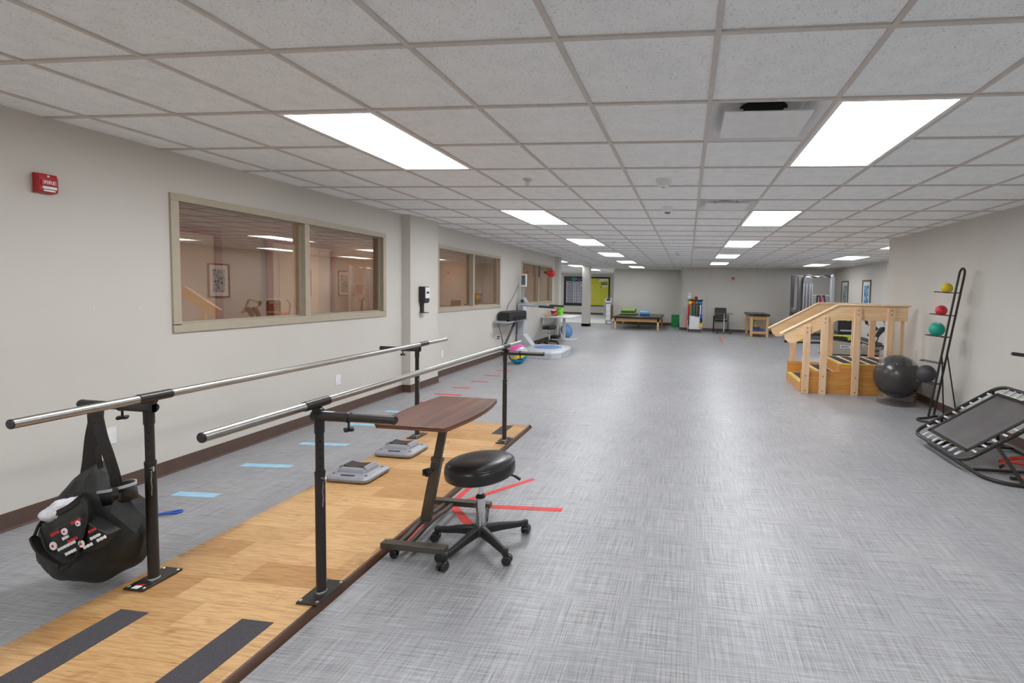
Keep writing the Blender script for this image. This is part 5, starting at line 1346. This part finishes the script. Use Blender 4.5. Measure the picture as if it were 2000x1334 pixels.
for k in range(22): hl.lathe([(0.01, 0), (0.01, 0.003)], (4.66, 13.95, 0.5+0.07*k), 8, (0, -1, 0))
hh_ = hl.build('hole_row', X['dark_void'], gy); hh_['kind'] = 'stuff'
MB().tube([(3.50, 14.5, 2.13), (3.74, 14.1, 2.075), (4.66, 14.0, 2.09)], 0.03, 10).build('top_beam', X['silver'], gy)
for pts in ([(3.72, 13.96, 2.07), (3.82, 13.9, 2.12), (3.95, 13.88, 2.10), (4.12, 13.9, 2.05)], [(4.22, 13.92, 2.07), (4.32, 13.88, 2.11), (4.42, 13.88, 2.12), (4.56, 13.92, 2.08)]):
    MB().tube(spline(pts, 5), 0.026, 10).build('pull_up_grip', X['black_rubber'], gy)
MB().lathe([(0.05, 0.0), (0.06, 0.04), (0.045, 0.10), (0.02, 0.12)], (4.66, 14.0, 2.06), 16).build('pulley_head', X['silver'], gy)
MB().box(4.04, 4.60, 13.98, 14.03, 1.43, 1.48).build('cross_beam', X['silver'], gy, bevel=0.005)
MB().box(4.16, 4.44, 13.95, 13.98, 1.42, 1.475).build('strap_rack', X['black_plastic'], gy, bevel=0.004)
MB().box(3.4, 4.8, 13.9, 14.05, 0.0, 0.08).box(3.4, 3.75, 13.9, 14.65, 0.0, 0.08).build('floor_frame', X['silver_dark'], gy, bevel=0.01)
for x, m, l, dx, nm in ((4.19, 'black_strap', 0.35, -0.02, 'leftmost black'), (4.26, 'black_strap', 0.30, 0.02, 'second black'), (4.31, 'magenta', 0.36, 0.01, 'magenta'), (4.36, 'black_fabric', 0.38, 0.12, 'rightmost black')):
    tag(MB().ribbon(spline([(x, 13.945, 1.47), (x+dx*0.3, 13.93, 1.40), (x+dx, 13.93, 1.42-l)], 5), 0.05, 0.01, (1, 0, 0)).build('gym_strap', X[m], loc=(x, 13.94, 1.42-l)), '%s strap hanging from the cross beam of the cable gym' % nm, 'strap', 'straps on the cable gym')
st_ = thing('exercise_bike', (3.25, 12.6, 0), 'dark upright exercise bike just left of the cable gym, console top showing over the handrail', 'exercise bike')
c0 = sight(1549, 607, 1, 12.6)
MB().ball(c0+Vector((0.0, 0, 0.0)), 0.10, 18, 12, 0.9).build('console', X['silver_dark'], st_)
MB().tube([(c0.x, 12.62, c0.z-0.06), (c0.x+0.05, 12.65, 0.45), (c0.x+0.08, 12.7, 0.06)], 0.03, 10).build('mast', X['black_metal'], st_)
MB().lathe([(0.2, -0.05), (0.22, 0), (0.2, 0.05)], (c0.x+0.1, 12.75, 0.26), 24, (0, 1, 0)).build('flywheel', X['black_plastic'], st_)
MB().box(c0.x-0.2, c0.x+0.35, 12.68, 12.74, 0.0, 0.06).box(c0.x-0.14, c0.x-0.08, 12.5, 12.95, 0, 0.05).box(c0.x+0.27, c0.x+0.33, 12.5, 12.95, 0, 0.05).build('floor_frame', X['black_metal'], st_, bevel=0.006)
MB().tube(fillet([(c0.x-0.11, 12.5, c0.z-0.12), (c0.x-0.06, 12.6, c0.z-0.03), (c0.x+0.06, 12.6, c0.z-0.03), (c0.x+0.1, 12.48, c0.z-0.14)], 0.04, 4), 0.014, 8).build('handlebar', X['black_rubber'], st_)

rs = thing('recumbent_stepper', (3.85, 10.0, 0), 'beige recumbent stepper with black seat and lime rail seen between the stair posts', 'exercise machine')
Y0 = 9.85
MB().prism([(3.30, 0.02), (4.15, 0.02), (4.20, 0.10), (4.12, 0.22), (3.85, 0.33), (3.55, 0.36), (3.34, 0.34), (3.28, 0.20)], Y0, Y0+0.42, 'y').build('body_shell', X['beige'], rs, bevel=0.03)
lg_ = MB().prism([(3.66, 0.19), (3.93, 0.20), (3.97, 0.225), (3.93, 0.25), (3.66, 0.27)], Y0-0.006, Y0+0.002, 'y').build('badge', X['white'], rs)
MB().prism([(3.68, 0.205), (3.86, 0.215), (3.88, 0.23), (3.84, 0.245), (3.68, 0.252)], Y0-0.009, Y0-0.005, 'y').build('badge_stripe', X['blue_pad'], lg_)
MB().prism([(3.92, 0.195), (3.99, 0.20), (3.985, 0.235), (3.95, 0.235)], Y0-0.009, Y0-0.005, 'y').build('badge_tip', X['lime'], lg_)
MB().bar((3.48, Y0+0.1, 0.43), (4.18, Y0+0.1, 0.33), 0.10, 0.07).build('seat_rail', X['black_plastic'], rs, bevel=0.006)
MB().bar((3.20, Y0+0.04, 0.505), (4.05, Y0+0.02, 0.49), 0.06, 0.035).build('lime_rail', X['lime'], rs, bevel=0.005)
MB().lathe([(0.03, -0.02), (0.03, 0.02)], (3.86, Y0, 0.42), 14, (0, 1, 0)).build('release_knob', X['lime'], rs)
MB().box(3.62, 4.02, Y0+0.06, Y0+0.42, 0.52, 0.60).build('seat', X['black_vinyl'], rs, bevel=0.025)
bk = MB().prism([(3.62, 0.60), (4.03, 0.60), (4.03, 0.90), (3.99, 0.94), (3.66, 0.94), (3.62, 0.90)], Y0+0.06, Y0+0.14, 'y').build('backrest', X['black_plastic'], rs, bevel=0.02)
MB().lathe([(0.07, 0), (0.066, 0.004)], (3.845, Y0+0.058, 0.885), 20, (0, -1, 0)).xf(Matrix.Translation((0, 0, 0.885*0.6)) @ Matrix.Diagonal((1, 1, 0.4, 1))).build('emblem', X['silver'], bk)
MB().box(3.66, 4.0, Y0+0.03, Y0+0.06, 0.60, 0.64).build('seat_handle', X['silver'], rs, bevel=0.006)
MB().box(3.60, 4.06, Y0+0.10, Y0+0.2, 0.94, 1.0).build('back_top', X['white_plastic'], rs, bevel=0.015)
MB().bar((2.60, Y0+0.12, 0.285), (3.40, Y0+0.12, 0.30), 0.10, 0.05).build('front_boom', X['black_plastic'], rs, bevel=0.006)
MB().bar((2.58, Y0+0.12, 0.322), (2.98, Y0+0.12, 0.33), 0.08, 0.02).build('boom_pad', X['lime'], rs, bevel=0.004)
MB().bar((2.64, Y0+0.06, 0.262), (3.40, Y0+0.06, 0.272), 0.012, 0.014).build('boom_trim', X['silver'], rs)
MB().box(3.27, 3.33, Y0+0.02, Y0+0.36, 0.0, 0.05).box(3.28, 3.32, Y0+0.10, Y0+0.14, 0.05, 0.27).build('front_foot', X['black_plastic'], rs, bevel=0.006)
MB().tube(spline([(3.45, Y0+0.2, 0.36), (3.38, Y0+0.15, 0.6), (3.30, Y0+0.1, 0.85), (3.36, Y0+0.05, 0.98)], 5), 0.022, 10).build('arm_lever', X['silver_dark'], rs)
tag(MB().ball((3.40, Y0+0.02, 0.585), 0.062, 16, 10).build('hand_ball', X['red_ball'], loc=(3.40, Y0+0.02, 0.523)), 'red ball resting on the lime rail of the recumbent stepper', 'ball')

el = thing('elliptical_trainer', (4.6, 10.05, 0), 'grey elliptical trainer with curved arm and black foot straps beside the beige stepper', 'exercise machine')
Y1 = 10.0
MB().tube(spline([(4.28, Y1, 0.93), (4.40, Y1, 0.90), (4.62, Y1, 0.96), (4.72, Y1, 0.86), (4.76, Y1, 0.74), (4.90, Y1, 0.55)], 6), 0.03, 12).build('curved_arm', X['beige'], el)
MB().tube([(4.26, Y1, 0.92), (4.30, Y1, 0.80), (4.52, Y1+0.02, 0.70), (4.95, Y1+0.05, 0.56)], 0.026, 12).build('link_arm', X['beige'], el)
MB().tube([(4.27, Y1-0.02, 0.90), (4.31, Y1-0.02, 0.80)], 0.034, 10).build('pivot', X['black_plastic'], el)
for a, b in (((4.35, Y1-0.03, 0.86), (4.43, Y1-0.03, 0.88)), ((4.28, Y1-0.03, 0.85), (4.30, Y1-0.03, 0.87))): MB().bar(a, b, 0.02, 0.035).build('lime_mark', X['lime'], el, bevel=0.004)
for dx in (0.0, 0.16):
    f = MB().prism([(4.34+dx, 0.50), (4.40+dx, 0.47), (4.56+dx, 0.67), (4.54+dx, 0.74), (4.47+dx, 0.73)], Y1-0.03-dx*0.3, Y1+0.07-dx*0.3, 'y').build('foot_plate', X['black_plastic'], el, bevel=0.01)
    MB().tube([(4.48+dx, Y1+0.02, 0.6), (4.40+dx, Y1+0.02, 0.35), (4.36+dx, Y1+0.02, 0.28)], 0.014, 8).build('foot_lever', X['black_metal'], f)
MB().bar((4.20, Y1+0.1, 0.43), (4.72, Y1+0.1, 0.28), 0.09, 0.09).build('drive_beam', X['silver_dark'], el, bevel=0.008)
MB().prism([(4.22, 0.02), (5.0, 0.02), (5.05, 0.16), (4.9, 0.24), (4.45, 0.22), (4.3, 0.30), (4.22, 0.26)], Y1+0.0, Y1+0.4, 'y').build('base_shell', X['beige'], el, bevel=0.03)
MB().tube(spline([(4.36, Y1-0.05, 0.22), (4.42, Y1-0.07, 0.15), (4.62, Y1-0.07, 0.16), (4.72, Y1-0.05, 0.26), (4.60, Y1-0.05, 0.27), (4.40, Y1-0.05, 0.25)], 5), 0.022, 8).build('pedal_rim', X['black_rubber'], el)

def picture(pa, pb, za, zb, m, label):
    x = 5.18
    o = thing('framed_picture', (x, (pa+pb)/2, za), label, 'picture', 'framed pictures in the right bay')
    w = 0.045; f = MB()
    for y0, y1, z0, z1 in ((pa, pb, zb-w, zb), (pa, pb, za, za+w), (pa, pa+w, za+w, zb-w), (pb-w, pb, za+w, zb-w)): f.box(x-0.028, x-0.001, y0, y1, z0, z1)
    f.build('frame', X['frame_brown'], o, bevel=0.004)
    MB().box(x-0.012, x-0.004, pa+w, pb-w, za+w, zb-w).build('mount', X['white'], o, smooth=False)
    MB().box(x-0.0145, x-0.0118, pa+w+0.09, pb-w-0.09, za+w+0.10, zb-w-0.12).build('print', X[m], o, smooth=False)
def ywall(px, py): return sight(px, py, 0, 5.178).y
picture(ywall(1657.5, 560), ywall(1644.5, 560), 1.0, sight(1650, 549, 0, 5.178).z, 'pic_a', 'narrow framed green and blue leaf print, farther of two in the right bay')
picture(ywall(1701.5, 560), ywall(1685.5, 560), 1.0, sight(1693, 547, 0, 5.178).z, 'pic_b', 'narrow framed blue wave print, nearer of two in the right bay')
picture(9.30, 9.90, 1.0, sight(1693, 547, 0, 5.178).z, 'pic_a', 'framed print on the right bay wall, seen only mirrored in the nearest window')

for o in bpy.data.objects:
    if '_o' in o: del o['_o']
